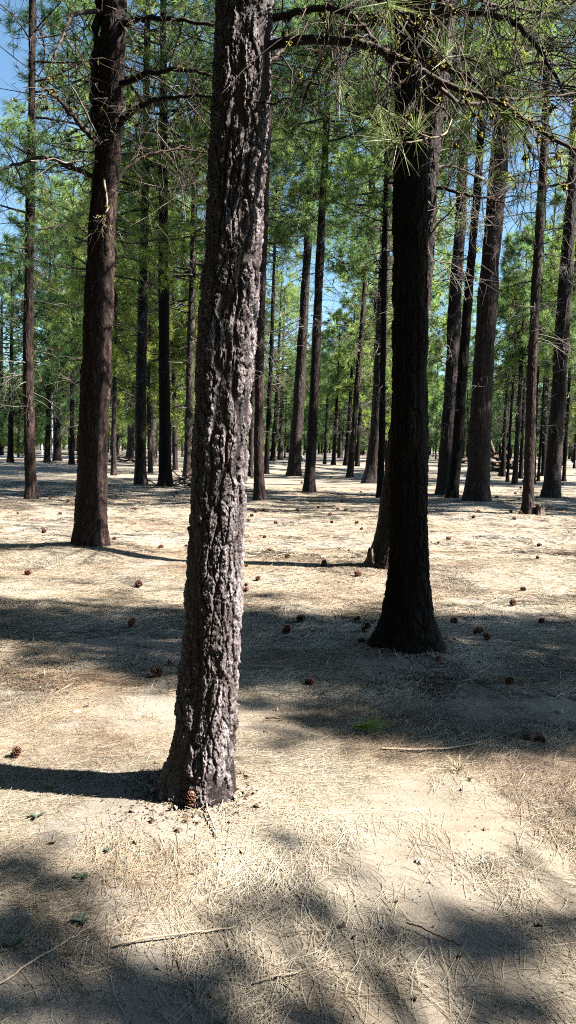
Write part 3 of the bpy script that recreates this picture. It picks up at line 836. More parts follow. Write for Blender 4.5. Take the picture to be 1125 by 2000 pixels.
# ------------------------------------------------------------------ pines outside the frame on the right whose crowns shade the foreground
def shade_pine(x, y, H, seed, blobs, label, bark=M_BARK_RED, wr=0.2):
    """blobs: (px, py, rx, ry, height, density) spots of shade on the ground; the limbs reach to where those spots' sunbeams pass"""
    rng = np.random.default_rng(seed)
    root = bpy.data.objects.new('pine_tree', None); sc.collection.objects.link(root)
    base = np.array([x, y, float(gz(x, y))]); root.location = base
    tag(root, label, 'pine tree')
    f = interp_path([-1, 0, H + 1], [0, 0, 0.3], [0, 0, 0.2])
    rad = lambda Z: wr * np.clip(1 - np.clip(Z, 0, H) / (H * 1.05), 0.03, 1) ** 0.75
    V, Fq, h = trunk_mesh(f, rad, 40, np.arange(-0.2, H, 0.08), 0.03, 0.07, seed, flare_h=0.3)
    link('trunk', mesh('trunk', V, Fq, True, {'var': h}), bark, root)
    gw, gn = Geo(), Geo()
    for (px, py, rx, ry, hh, dens) in blobs:
        if isinstance(px, tuple): gx, gy = px
        else: gx, gy = on_ground(px, py)[:2]
        c = np.array([gx, gy, 0.0]) + SD * (hh / SD[2]) - base
        # limb to the clump
        z_s = max(3.0, c[2] - 0.25 * np.hypot(c[0], c[1]))
        st = np.array([0, 0, min(z_s, H - 0.5)])
        t_ = np.linspace(0, 1, 7)[:, None]
        P = st + (c - st) * t_; P[:, 2] += 0.25 * np.sin(t_[:, 0] * math.pi)
        tubes(gw, P[None], 0.035, 0.012, 5)
        n = int(dens * rx * ry * 320)
        a = rng.random(n) * 2 * math.pi; q = np.sqrt(rng.random(n)) * np.where(rng.random(n) < 0.22, 1.7, 1.0)
        gp = np.stack([gx + rx * q * np.cos(a), gy + ry * q * np.sin(a), np.zeros(n)], 1)
        if rx < 0.3:
            kp = fbm(gp * np.array([5.0, 9.0, 1]) + seed, 2, 5) + rng.normal(size=n) * 0.15 > -0.12
            gp = gp[kp]; n = len(gp)
        hv = hh + rng.uniform(-0.45, 0.45, n)
        tp = gp + SD * (hv / SD[2])[:, None] - base
        tufts(gn, tp, tp - c + np.array([0, 0, 0.2]), 26, 0.2, 0.008, rng, 0.9)
        Pt = np.stack([np.broadcast_to(c, tp.shape), (c + tp) / 2 + rng.normal(size=tp.shape) * 0.04, tp], 1)
        tubes(gw, Pt, 0.006, 0.004, 3)
    crown(gw, gn, rng, f, rad, H * 0.72, H - 0.3, 12, 1.2, 14, 0.2, 0.008)
    cr = gn.build('crown', M_NEEDLE, root, smooth=False)
    gw.build('crown_limbs', M_LIMB, cr)
    return root

def gpt(px, py):
    p = on_ground(px, py); return (float(p[0]), float(p[1]))
# band across the middle distance that also keeps the blackish trunk dark
band = []
rb = np.random.default_rng(77)
for gx in np.arange(-6.5, 3.8, 0.38):
    gy = 6.72 - 0.04 * gx + rb.normal() * 0.06
    band.append(((gx, gy), 0, 0.45, 0.60 + 0.12 * (gx > -0.5), 7.5 + rb.uniform(-0.8, 0.9), 1.15))
A_ = band[:13]; B_ = band[13:]
for gx in np.arange(-1.6, 3.6, 0.5): B_.append(((gx, 5.75), 0, 0.45, 0.40, 7.6, 1.1))
big = []
for (px, py, rx, ry) in [(560, 1300, .5, .4), (660, 1310, .5, .4), (760, 1340, .55, .45), (870, 1330, .6, .5), (980, 1350, .6, .5), (1080, 1330, .6, .55),
                         (520, 1370, .32, .22), (640, 1420, .40, .24), (780, 1420, .40, .3), (900, 1430, .42, .32), (1010, 1440, .42, .3), (1110, 1440, .42, .3),
                         (400, 1320, .5, .35), (300, 1300, .4, .22), (480, 1310, .4, .35), (1150, 1390, .4, .5), (720, 1380, .4, .25), (850, 1385, .4, .3), (960, 1395, .4, .3), (570, 1450, .2, .1)]:
    big.append((px, py, rx, ry, 6.6 + rb.uniform(-0.8, 1.2), 1.2))
fg = []
for (px, py, rx, ry, dn) in [(20, 1650, .10, .05, 1), (40, 1790, .20, .13, 1.4), (-10, 1730, .12, .1, 1), (300, 1945, .2, .07, 1.4), (430, 1960, .2, .09, 1.4), (540, 1930, .14, .08, 1.3), (640, 1960, .16, .08, 1.4),
                             (500, 1720, .10, .05, .9), (560, 1790, .14, .06, 1), (540, 1650, .07, .04, .7), (730, 1810, .11, .035, 1), (600, 1860, .13, .05, 1.0), (930, 1830, .13, .09, 1.2), (900, 1780, .1, .035, .9),
                             (960, 1900, .10, .05, 1), (1090, 1800, .10, .035, 1), (1115, 1600, .10, .035, 1), (1050, 1960, .15, .05, 1), (1000, 1650, .08, .03, .8), (150, 1960, .1, .04, .8), (720, 1700, .09, .02, .7), (260, 1885, .14, .04, 1.1), (90, 1715, .10, .05, .9), (60, 1870, .10, .05, 1), (480, 1860, .12, .04, 1), (830, 1840, .1, .04, 1), (20, 1960, .12, .05, 1), (680, 1960, .12, .06, 1), (170, 1800, .09, .05, .9), (420, 1800, .08, .03, .8), (610, 1760, .1, .03, .9), (1000, 1850, .1, .04, .9), (30, 1690, .12, .04, 1), (380, 1900, .1, .03, .9)]:
    fg.append((px, py, rx, ry, 6.8 + rb.uniform(-0.8, 0.8), dn * 4.6))
shade_pine(4.6, 4.7, 15, 501, A_, 'pine just outside the frame on the right, limbs reaching over the middle shade')
shade_pine(10.8, 4.6, 15, 502, B_, 'pine farther outside the frame on the right, whose limbs shade the blackish trunk')
shade_pine(10.6, 3.6, 13, 503, big, 'pine outside the frame on the right with long level limbs over the foreground')
shade_pine(8.2, -1.6, 13, 504, fg, 'pine behind and right of the viewer casting the soft nearest shade')

# ------------------------------------------------------------------ background pines: a few kinds, each copied whole
def generic_pine(seed, H, z0, r0, bark, needle, K, nl, nw, M, Lmax, dead, vb=0.5, S=6, T=3):
    rng = np.random.default_rng(seed)
    root = bpy.data.objects.new('background_pine', None); sc.collection.objects.link(root)
    a = rng.normal(size=4) * 0.10
    f = interp_path([-1, 0, H * .3, H * .6, H + 1], [0, 0, a[0], a[1], a[2]], [0, 0, a[3], a[0], a[1]])
    rad = lambda Z: r0 * np.clip(1 - np.clip(Z, 0, H) / (H * 1.05), 0.03, 1) ** 0.75
    V, Fq, h = trunk_mesh(f, rad, 20, np.concatenate([np.arange(-0.3, H * .6, 0.2), np.linspace(H * .6, H, 10)]), 0.04, 0.1, seed, flare_h=0.3)
    link('trunk', mesh('trunk', V, Fq, True, {'var': h}), bark, root)
    gw, gn = Geo(), Geo()
    crown(gw, gn, rng, f, rad, z0, H - 0.2, M, Lmax, K, nl, nw, S=S, T=T, vb=vb)
    cr = gn.build('crown', needle, root, smooth=False)
    gw.build('crown_limbs', M_LIMB, cr)
    if dead:
        gd = Geo(); deadwood(gd, rng, f, rad, 2.0, z0 + 2, dead, 1.7, thick=2.0, S=4, T=2); gd.build('dead_branches', M_TWIG, root)
    return root

def copy_tree(o, parent=None):
    c = o.copy(); sc.collection.objects.link(c); c.parent = parent
    for ch in list(o.children): copy_tree(ch, c)
    return c

KINDS = []
for kk, (H, z0, r0, bk, nd, M, Lm, dd, vb) in enumerate([
        (23, 4.2, 0.18, M_BARK_DARK, M_NEEDLE, 60, 3.0, 14, .5), (19, 3.6, 0.15, M_BARK_MID, M_NEEDLE_BLUE, 62, 2.8, 12, .45),
        (25, 5.5, 0.22, M_BARK_RED, M_NEEDLE, 56, 3.2, 16, .55), (16, 2.6, 0.12, M_BARK_DARK, M_NEEDLE_BLUE, 62, 2.6, 6, .5),
        (18, 3.0, 0.15, M_BARK_MID, M_NEEDLE_GOLD, 62, 3.0, 8, .55)]):
    KINDS.append(generic_pine(900 + kk, H, z0, r0, bk, nd, 9, 0.42, 0.05, int(M * 0.95), Lm, dd * 2, vb))
FAR_LABELS = ['background pine with dark trunk and green crown in the woods behind the clearing',
              'background pine with slim brown trunk and blue green crown in the woods behind',
              'tall background pine with reddish trunk in the woods behind the clearing',
              'small background pine with low dark green crown behind the clearing',
              'background pine with bright yellow green crown in the woods behind']
rp = np.random.default_rng(2024)
spots = []
tb = [(a, b) for a, b, _ in TRUNK_BASES]
def try_spot(x, y, mind):
    for a, b in tb + spots:
        if (a - x) ** 2 + (b - y) ** 2 < mind ** 2: return False
    spots.append((x, y)); return True
first = [True] * 5
def place(x, y, k=None, s=None):
    k = int(rp.integers(0, 5)) if k is None else k
    o = KINDS[k]
    if not first[k]: o = copy_tree(KINDS[k])
    first[k] = False
    o.location = (x, y, float(gz(x, y))); o.rotation_euler = (rp.normal() * 0.02, 0.03 + rp.normal() * 0.02, rp.uniform(0, 6.28))
    s = s or rp.uniform(0.85, 1.12); o.scale = (s, s, s)
    tag(o, FAR_LABELS[k], 'pine tree', 'background pines beyond the clearing')
    return o
HOLES = [(-0.375, 0.075)]          # open sky at the far left: nothing tall within these directions
n_far = 0
tries = 0
while n_far < 150 and tries < 6000:
    tries += 1
    u = rp.random(); y = 34 + 120 * u ** 1.35
    x = rp.uniform(-0.47, 0.47) * y
    az = x / y
    if az < -0.29 and y < 100: continue
    if y < 62 and rp.random() < 0.7: continue
    if abs((x - 0.0) / y - 0.07) < 0.022 and y < 75: continue
    gap = 0.008 < az < 0.082 or 0.235 < az < 0.33 or -0.06 < az < 0.0 or 0.17 < az < 0.225
    if gap and y < 88: continue
    if not try_spot(x, y, 3.6): continue
    if az < -0.30 or gap: place(x, y, 3, rp.uniform(0.7, 0.9))
    else: place(x, y)
    n_far += 1
# pines beside the clearing, right of the frame: their trunks and crowns stripe the middle ground with shade
n_side = 0
while n_side < 8:
    y = rp.uniform(12, 55); x = rp.uniform(0.48 * y + 3.5, 0.48 * y + 20)
    if y - 0.21 * (-x) < 0: continue
    gy = y + 0.21 * x
    if gy < 21: continue
    if not try_spot(x, y, 3.5): continue
    o = place(x, y); o['label'] = 'pine standing outside the frame on the right, its crown striping the middle ground with shade'
    o['group'] = 'pines right of the frame'; n_side += 1

for x_, y_, k_ in ((-2.4, -3.0, 0), (2.4, -4.4, 2), (-4.7, 1.2, 0), (-6.0, 5.2, 2), (-9.5, 8.5, 0), (-1.0, -7.5, 0), (-6.5, -2.0, 2)):  # unseen pines added close by; their crowns block the overhead sky
    spots.append((x_, y_)); o = place(x_, y_, k_, 0.95)
    o['label'] = 'pine standing outside the frame, beside or behind the viewer'; o['group'] = 'pines around the viewer'
# unseen pines added around and behind the viewer to block skylight and deepen shade
n_ring = 0; tries = 0
while n_ring < 110 and tries < 4000:
    tries += 1
    x = rp.uniform(-30, 34); y = rp.uniform(-34, 26)
    if abs(x) < 0.45 * y + 2.5 + 1.2 * (x < 0): continue
    if x * x + y * y < 9: continue
    if x > 1 and y > -9: continue
    if x > 1 and y <= -7 and y > -13 and x > 12 and x < 26: continue
    if x > 22: continue
    if not try_spot(x, y, 3.2): continue
    o = place(x, y); o['label'] = 'pine standing outside the frame, beside or behind the viewer'
    o['group'] = 'pines around the viewer'; n_ring += 1

# the far-off wood that closes the horizon: one mass nobody could count
g = Geo(); gt_ = Geo()
rw = np.random.default_rng(31)
n = 900
ang = rw.uniform(-0.62, 0.62, n); dd = rw.uniform(150, 250, n)
bx = np.sin(ang) * dd; by = np.cos(ang) * dd; bh = rw.uniform(11, 19, n) * np.where(ang < -0.27, 0.8, 1) * np.where(((ang > 0.0) & (ang < 0.09)) | ((ang > 0.23) & (ang < 0.32)), 0.85, 1)
Pt = np.stack([np.stack([bx, by, np.zeros(n) - 0.5], 1), np.stack([bx + rw.normal(size=n) * .3, by, bh], 1)], 1)
tubes(gt_, Pt, rw.uniform(0.13, 0.26, n), 0.05, 5)
q = 190
hh = rw.random((n, q)) ** 0.8
z = bh[:, None] * (0.05 + 0.95 * hh); rr = 2.6 * np.sqrt(np.clip(1.05 - hh, 0, 1)) * rw.random((n, q)) ** 0.5
aa = rw.random((n, q)) * 6.283
tp = np.stack([bx[:, None] + rr * np.cos(aa), by[:, None] + rr * np.sin(aa), z], -1).reshape(-1, 3)
tufts(g, tp, rw.normal(size=tp.shape) + np.array([0, 0, .4]), 5, 0.95, 0.10, rw, 0.9, np.clip(np.repeat(rw.random(n), q) * .35 + rw.random(n * q) * .35, 0, 1))
fw = g.build('distant_wood', M_NEEDLE, None, smooth=False)
tag(fw, 'distant pine wood closing the view behind the trees', 'wood', kind='stuff')
gt_.build('distant_trunks', M_BARK_DARK, fw)['kind'] = 'stuff'

# ------------------------------------------------------------------ pine cones
def cone_mesh(seed, ns=110, openness=1.0):
    rng = np.random.default_rng(seed); g = Geo()
    # unit cone: height 1 (base at z=0), widest 0.42
    core = []
    th = np.linspace(0, 2 * math.pi, 8, endpoint=False)
    for z, r in ((0, .10), (.25, .16), (.6, .13), (.9, .05), (1.0, .01)):
        core.append(np.stack([r * np.cos(th), r * np.sin(th), np.full(8, z)], 1))
    V = np.concatenate(core); i = np.arange(4)[:, None]; k = np.arange(8)[None]; k2 = (k + 1) % 8
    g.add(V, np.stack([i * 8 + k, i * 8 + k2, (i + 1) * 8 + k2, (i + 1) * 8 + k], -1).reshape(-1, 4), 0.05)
    for s in range(ns):
        u = (s + .5) / ns; a = s * 2.39996
        z = 0.03 + 0.9 * u
        R_ = 0.46 * math.sin(math.pi * min(1, (u * 0.86 + 0.16))) ** 0.75 * openness + 0.02
        el = math.radians(-25 + 100 * u) + rng.normal() * .08
        d = np.array([math.cos(a) * math.cos(el), math.sin(a) * math.cos(el), math.sin(el)])
        sd = np.array([-math.sin(a), math.cos(a), 0]); up = np.cross(sd, d) * -1
        c = np.array([0, 0, z])
        wd = 0.085 + 0.03 * (1 - u)
        p0 = c + d * 0.08
        pts = [p0 - sd * wd * .35, p0 + sd * wd * .35,
               c + d * R_ * .8 + sd * wd, c + d * R_ + sd * wd * .45 + up * .02, c + d * R_ * 1.06 + up * .05,
               c + d * R_ - sd * wd * .45 + up * .02, c + d * R_ * .8 - sd * wd]
        pts += [p - up * 0.028 for p in pts]
        n7 = 7
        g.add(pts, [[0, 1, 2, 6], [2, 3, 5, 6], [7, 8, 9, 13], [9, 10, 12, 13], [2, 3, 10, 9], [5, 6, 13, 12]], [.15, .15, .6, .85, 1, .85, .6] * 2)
        g.add([pts[3], pts[4], pts[5], pts[10], pts[11], pts[12]], [[0, 1, 2], [3, 4, 5]], 0.9)
        g.add([pts[3], pts[4], pts[11], pts[10], pts[4], pts[5], pts[12], pts[11]], [[0, 1, 2, 3], [4, 5, 6, 7]], 0.95)
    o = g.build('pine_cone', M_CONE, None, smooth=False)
    return o
cone_src = [cone_mesh(1), cone_mesh(2, 90, 1.12), cone_mesh(3, 110, .8)]
used_src = [False] * 3
CONES = [  # px, py, height px, tilt, label
 (370, 1600, 31, 10, 'large upright brown pine cone leaning on the foot of the nearest trunk'),
 (27, 1484, 20, 35, 'reddish open pine cone on sunlit needles at the left edge, above the grass tuft'),
 (312, 1322, 19, 50, 'black pine cone in shade just left of the nearest trunk, biggest there'),
 (253, 1222, 17, 50, 'dark pine cone in the left shade band, left of the nearest trunk'),
 (555, 1238, 15, 60, 'shaded pine cone, left one of two close ones right of the nearest trunk'),
 (584, 1208, 14, 70, 'shaded pine cone, right one of two close ones right of the nearest trunk'),
 (692, 1213, 11, 70, 'small shaded pine cone, upper one of two left of the blackish trunk'),
 (709, 1240, 17, 45, 'shaded pine cone, lower one of two left of the blackish trunk'),
 (700, 1266, 12, 80, 'black pine cone touching the left root of the blackish trunk'),
 (891, 1219, 12, 80, 'brown pine cone in thin sun streak right of the blackish trunk'),
 (925, 1244, 13, 60, 'dark pine cone, left one of three close together right of the blackish trunk'),
 (941, 1240, 12, 70, 'dark pine cone, middle one of three close together right of the blackish trunk'),
 (956, 1256, 13, 60, 'dark pine cone, lowest one of three close together right of the blackish trunk'),
 (1002, 1184, 12, 30, 'round dark pine cone alone at the upper edge of the right shade'),
 (1055, 1218, 10, 80, 'dark flat pine cone at the right, right of the lone round one'),
 (989, 1343, 15, 80, 'grey shaded pine cone on a thin fallen stick at the right'),
 (598, 1335, 17, 85, 'bright red brown pine cone in the small sunlit hole within the big shade'),
 (854, 1303, 11, 85, 'black pine cone below the right root of the blackish trunk'),
 (335, 1302, 12, 80, 'small black pine cone partly hidden by the left side of the nearest trunk'),
 (268, 1144, 13, 70, 'red brown pine cone in sun halfway between the two left trunks'),
 (50, 1121, 11, 75, 'red brown pine cone in sun near the left edge below the tree shadow'),
 (476, 1151, 10, 80, 'red brown pine cone, lowest of three at the right edge of the nearest trunk'),
 (479, 1140, 8, 80, 'small pine cone, middle of three at the right edge of the nearest trunk'),
 (501, 1131, 9, 60, 'pine cone, uppermost of three at the right edge of the nearest trunk'),
 (529, 1077, 7, 80, 'red pine cone in the sunlit strip, a little right of the nearest trunk'),
 (564, 1091, 8, 80, 'pine cone beside the thin dark shadow line, left of the upright one'),
 (632, 1107, 12, 5, 'dark upright pine cone standing at the thin shadow line in mid clearing'),
 (705, 1128, 12, 80, 'red brown pine cone in sun below the broken bark slab'),
 (515, 1050, 6, 80, 'small red pine cone above the sunlit strip right of the nearest trunk'),
 (311, 1071, 8, 70, 'pine cone, left one of a touching pair right of the large reddish trunk'),
 (319, 1069, 7, 80, 'pine cone, right one of a touching pair right of the large reddish trunk'),
 (361, 1066, 5, 80, 'tiny pine cone between the cone pair and the nearest trunk'),
 (220, 1054, 7, 80, 'pine cone just right of the foot of the large reddish trunk'),
 (84, 1042, 8, 80, 'red brown pine cone left of the large reddish trunk in sun'),
 (35, 1005, 6, 80, 'tiny pine cone at the upper left of the sunlit ground'),
 (880, 1055, 8, 80, 'red pine cone right of the blackish trunk, right one of two in sun'),
 (858, 1062, 6, 80, 'small pine cone right of the blackish trunk, left one of two in sun'),
 (1050, 1066, 7, 80, 'red pine cone in sun at the right, upper one of a vertical pair'),
 (1050, 1093, 8, 80, 'red pine cone in sun at the right, lower one of a vertical pair'),
 (1018, 1148, 9, 80, 'broken red pine cone in sun above the right shade'),
 (838, 1183, 8, 80, 'red pine cone peeping out at the right edge of the blackish trunk'),
 (704, 1033, 6, 80, 'small pine cone left of the half hidden pine, upper one'),
 (681, 1077, 5, 80, 'small pine cone left of the half hidden pine, lower one'),
 (480, 1105, 6, 80, 'dark bark bit shaped pine cone on the shadow line at the nearest trunk'),
]
rc = np.random.default_rng(8)
def put_cone(px, py, hp, tilt, label, group='pine cones scattered on the ground'):
    k = int(rc.integers(0, 3))
    o = cone_src[k]
    if used_src[k]: o = o.copy(); sc.collection.objects.link(o)
    used_src[k] = True
    b = on_ground(px, py); s = hp / F_PX * b[1] * (1.1 if tilt < 40 else 1.12)
    s = min(max(s, 0.04), 0.105)
    tl = math.radians(tilt)
    o.location = (b[0], b[1], float(gz(b[0], b[1])) + 0.40 * s * math.sin(tl) - 0.02 * s)
    o.rotation_euler = (tl * 0.99, 0, rc.uniform(0, 6.28)) if tilt > 20 else (tl, 0.1, rc.uniform(-.5, .5))
    o.scale = (s, s, s)
    tag(o, label, 'pine cone', group)
for c_ in CONES: put_cone(*c_)
for j in range(55):
    py = 922 + 100 * rc.random() ** 0.9; px = rc.uniform(480, 1125) if rc.random() < .8 else rc.uniform(0, 360)
    put_cone(px, py, 3 + 3 * (py - 900) / 100, 80, 'tiny far pine cone among the shade stripes at the back of the clearing', 'tiny far pine cones at the back of the clearing')

# ------------------------------------------------------------------ fallen needles
def litter(name, label, N, dmin, dmax, Lr, wd, seed, lift=0.0022, coh=0.6, halfx=0.46, thr=-0.25, power=1.0):
    rng = np.random.default_rng(seed)
    d = np.sqrt(rng.uniform(dmin ** 2, dmax ** 2, N * 3)); x = rng.uniform(-halfx, halfx, N * 3) * (d + 0.8); y = d
    p = np.stack([x, y, 0 * x], 1)
    dens = fbm(p * 1.5, 3, 61) + 0.5 * fbm(p * 5, 2, 67)
    keep = dens + rng.normal(size=len(x)) * 0.35 > thr
    x, y, dens = x[keep][:N], y[keep][:N], dens[keep][:N]; n = len(x); p = np.stack([x, y, 0 * x], 1)
    th = fbm(p * 1.1, 2, 71) * 3.2 + rng.normal(size=n) * (1.3 - coh)
    th += (rng.random(n) < .35) * rng.uniform(0, 3.14, n)
    L = Lr * rng.uniform(0.45, 1.05, n)
    cur = rng.normal(size=n) * 0.22
    pile = np.clip(dens + 0.2, 0, 1.2)
    k = 4; t = np.linspace(-.5, .5, k)[None]
    a = th[:, None] + cur[:, None] * t
    px = x[:, None] + np.cos(a) * t * L[:, None]; py = y[:, None] + np.sin(a) * t * L[:, None]
    tilt = rng.normal(size=n) * 0.03 + (rng.random(n) < 0.015) * rng.uniform(0, .35, n)
    z0 = rng.random(n) * lift * (1 + 2 * pile)
    pz = gz(px.ravel(), py.ravel()).reshape(n, k) + 0.0015 + z0[:, None] + np.abs(tilt[:, None] * (t + .5) * L[:, None])
    nx_, ny_ = -np.sin(a), np.cos(a)
    W_ = wd * rng.uniform(0.6, 1.3, (n, 1))
    V = np.stack([np.stack([px - nx_ * W_ / 2, py - ny_ * W_ / 2, pz], -1), np.stack([px + nx_ * W_ / 2, py + ny_ * W_ / 2, pz + W_ * 0.5], -1)], 2)
    base = (np.arange(n) * k * 2)[:, None]; j = np.arange(k - 1)[None] * 2
    Fq = np.stack([base + j, base + j + 1, base + j + 3, base + j + 2], -1).reshape(-1, 4)
    col = np.clip(0.54 + 0.38 * fbm(p * 1.6, 3, 75) + rng.normal(size=n) * 0.19, 0, 1)
    me = mesh(name, V.reshape(-1, 3), Fq, False, {'var': np.repeat(col, k * 2)})
    return tag(link(name, me, M_LITTER), label, 'needle litter', kind='stuff')
litter('needle_litter', 'dry straw coloured pine needles lying over the sand in the foreground', 52000, 1.2, 5.2, 0.17, 0.00125, 401, thr=-0.15, coh=0.4)
litter('needle_litter', 'dry pine needles matted over the middle of the clearing', 75000, 4.8, 12, 0.18, 0.0034, 402, thr=-0.8, coh=0.3)
litter('needle_litter', 'dry pine needles lying over the far sunlit ground', 50000, 11, 30, 0.22, 0.0095, 403, thr=-0.8)
# crumbs of bark and sand grains
N = 26000
d = np.sqrt(R.uniform(1.4, 90, N)); x = R.uniform(-.46, .46, N) * (d + .8); y = d
nb_ = 5200; who = R.integers(0, 4, nb_)
for i_ in range(4):
    m_ = who == i_; bx_, by_, bw_ = TRUNK_BASES[i_]; an_ = R.uniform(0, 6.28, m_.sum()); rr_ = bw_ * (0.62 + np.abs(R.normal(size=m_.sum())) * 0.45)
    ix_ = np.where(m_)[0]; x[ix_] = bx_ + rr_ * np.cos(an_); y[ix_] = by_ + rr_ * np.sin(an_)
s = R.uniform(0.0012, 0.0045, N) * (1 + (R.random(N) < .02) * 2.2)
s[:nb_] = R.uniform(0.002, 0.007, nb_) * (1 + (R.random(nb_) < .06) * 1.5)
u = norm(R.normal(size=(N, 3))); v = norm(np.cross(u, R.normal(size=(N, 3)))); w_ = np.cross(u, v)
c = np.stack([x, y, gz(x, y) + s * 0.6], 1)
V = np.stack([c + u * s[:, None] * 1.6, c + v * s[:, None], c - v * s[:, None] * .8 - u * s[:, None] * .5, c + w_ * s[:, None] * .8], 1).reshape(-1, 3)
b_ = (np.arange(N) * 4)[:, None]
Fq = np.concatenate([b_ + np.array([[0, 1, 2]]), b_ + np.array([[0, 1, 3]]), b_ + np.array([[1, 2, 3]]), b_ + np.array([[0, 2, 3]])])
tag(link('forest_debris', mesh('forest_debris', V, Fq, False, {'var': np.repeat(R.random(N) ** 1.3, 4)}), M_CRUMB), 'tiny dark bark crumbs and grit strewn on the sand', 'debris', kind='stuff')

# ------------------------------------------------------------------ sticks, leaves, weeds and the few other things
def stick(px, r0, r1, label, mat=None, forks=None, seed=0, lift=0.012, name='fallen_stick'):
    rng = np.random.default_rng(seed)
    P = np.array([on_ground(*p) for p in px]); P[:, 2] = gz(P[:, 0], P[:, 1]) + lift
    Q = smooth_line(P, 18); Q[:, 2] = gz(Q[:, 0], Q[:, 1]) + lift + r0 + 0.004 * np.sin(np.linspace(0, 5, 18))
    Q[1:-1, :2] += rng.normal(size=(16, 2)) * 0.0025
    g = Geo(); tubes(g, Q[None], r0, r1, 7)
    for f_ in (forks or []):
        P = np.array([on_ground(*p) for p in f_]); q = smooth_line(P, 8); q[:, 2] = gz(q[:, 0], q[:, 1]) + lift + r0
        tubes(g, q[None], r0 * .6, r1 * .6, 5)
    o = g.build(name, mat or M_STICK, None, loc=Q[0]); o.location = Q[0]
    return tag(o, label, 'stick')
stick([(225, 1846), (300, 1832), (380, 1822), (460, 1806)], 0.004, 0.0028, 'pale bare stick lying level in the foreground below the nearest trunk', seed=1)
stick([(-10, 1928), (60, 1880), (120, 1840), (178, 1806)], 0.0035, 0.0022, 'long pale stick slanting up from the lower left edge', seed=2)
stick([(386, 1540), (398, 1585), (408, 1622), (418, 1640), (424, 1655)], 0.0042, 0.003, 'curved grey twig with side shoots running down from the nearest trunk foot', seed=3, forks=[[(408, 1622), (385, 1614), (364, 1606)], [(412, 1626), (430, 1614), (436, 1590)]])
stick([(500, 1908), (555, 1897), (590, 1886)], 0.003, 0.002, 'short pale stick near the bottom, right of the longest one', seed=4)
stick([(745, 1468), (820, 1472), (890, 1466), (940, 1458)], 0.007, 0.004, 'long thin stick at the lower rim of the big shade', seed=5)
stick([(950, 1328), (1000, 1334), (1045, 1345)], 0.006, 0.003, 'thin pale stick in the right shade beside a grey cone', seed=6)
stick([(490, 1306), (520, 1308), (550, 1308)], 0.006, 0.004, 'thin pale stick in the shade right of the nearest trunk', seed=7)
stick([(520, 1410), (545, 1412), (556, 1408)], 0.006, 0.005, 'short dark stick in sun right of the nearest trunk', mat=M_STUMP, seed=8)
stick([(555, 1820), (600, 1816), (640, 1812)], 0.002, 0.0015, 'thin brown twig in the soft foreground shade, centre', mat=M_STUMP, seed=9)
stick([(795, 1805), (850, 1830), (900, 1850)], 0.003, 0.002, 'dark twig slanting down in the right foreground', mat=M_STUMP, seed=10)

def lump(px, py, size, label, name, cat, mat, seed, squash=0.6):
    rng = np.random.default_rng(seed)
    b = on_ground(px, py); s = size / F_PX * b[1] / 2
    th = np.linspace(0, 2 * math.pi, 16, endpoint=False); ph = np.linspace(-math.pi / 2, math.pi / 2, 9)
    T, P = np.meshgrid(th, ph, indexing='ij')
    d = np.stack([np.cos(P) * np.cos(T), np.cos(P) * np.sin(T), np.sin(P) * squash], -1).reshape(-1, 3)
    d = d * (1 + 0.35 * fbm(d * 2.2 + seed * 3.1, 3, seed))[:, None] * s
    i = np.arange(16)[:, None]; k = np.arange(8)[None]; i2 = (i + 1) % 16
    Fq = np.stack([i * 9 + k, i2 * 9 + k, i2 * 9 + k + 1, i * 9 + k + 1], -1).reshape(-1, 4)
    o = link(name, mesh(name, d, Fq, False), mat); o.location = (b[0], b[1], float(gz(b[0], b[1])) + s * squash * .5)
    return tag(o, label, cat)
lump(350, 1640, 13, 'small dark bark lump on sunlit sand below the nearest trunk', 'bark_chip', 'bark chip', M_STUMP, 3)
lump(484, 1556, 17, 'flat reddish bark flake right of the foot of the nearest trunk', 'bark_chip', 'bark chip', M_STUMP, 5, 0.3)
lump(820, 1682, 17, 'small white stone in the sunny right foreground', 'stone', 'stone', M_ROCK, 7)
lump(1092, 1398, 14, 'pale stone in the shade at the right edge', 'stone', 'stone', M_ROCK, 9)
lump(1046, 1447, 44, 'dark half rotten wood lump in shade near the right edge', 'wood_lump', 'wood', M_STUMP, 11, 0.5)
lump(150, 1395, 16, 'pale stone among needles left of the nearest trunk', 'stone', 'stone', M_ROCK, 12, 0.4)
lump(592, 902, 16, 'pale boulder between the two leaning middle pines', 'boulder', 'boulder', M_ROCK, 13, 0.9)
lump(168, 1384, 10, 'broken brown cone scale lump in sun left of the nearest trunk', 'bark_chip', 'bark chip', M_CONE, 14, 0.6)
lump(897, 1868, 10, 'small dark red bark crumb in the right foreground shade', 'bark_chip', 'bark chip', M_CONE, 15, 0.6)

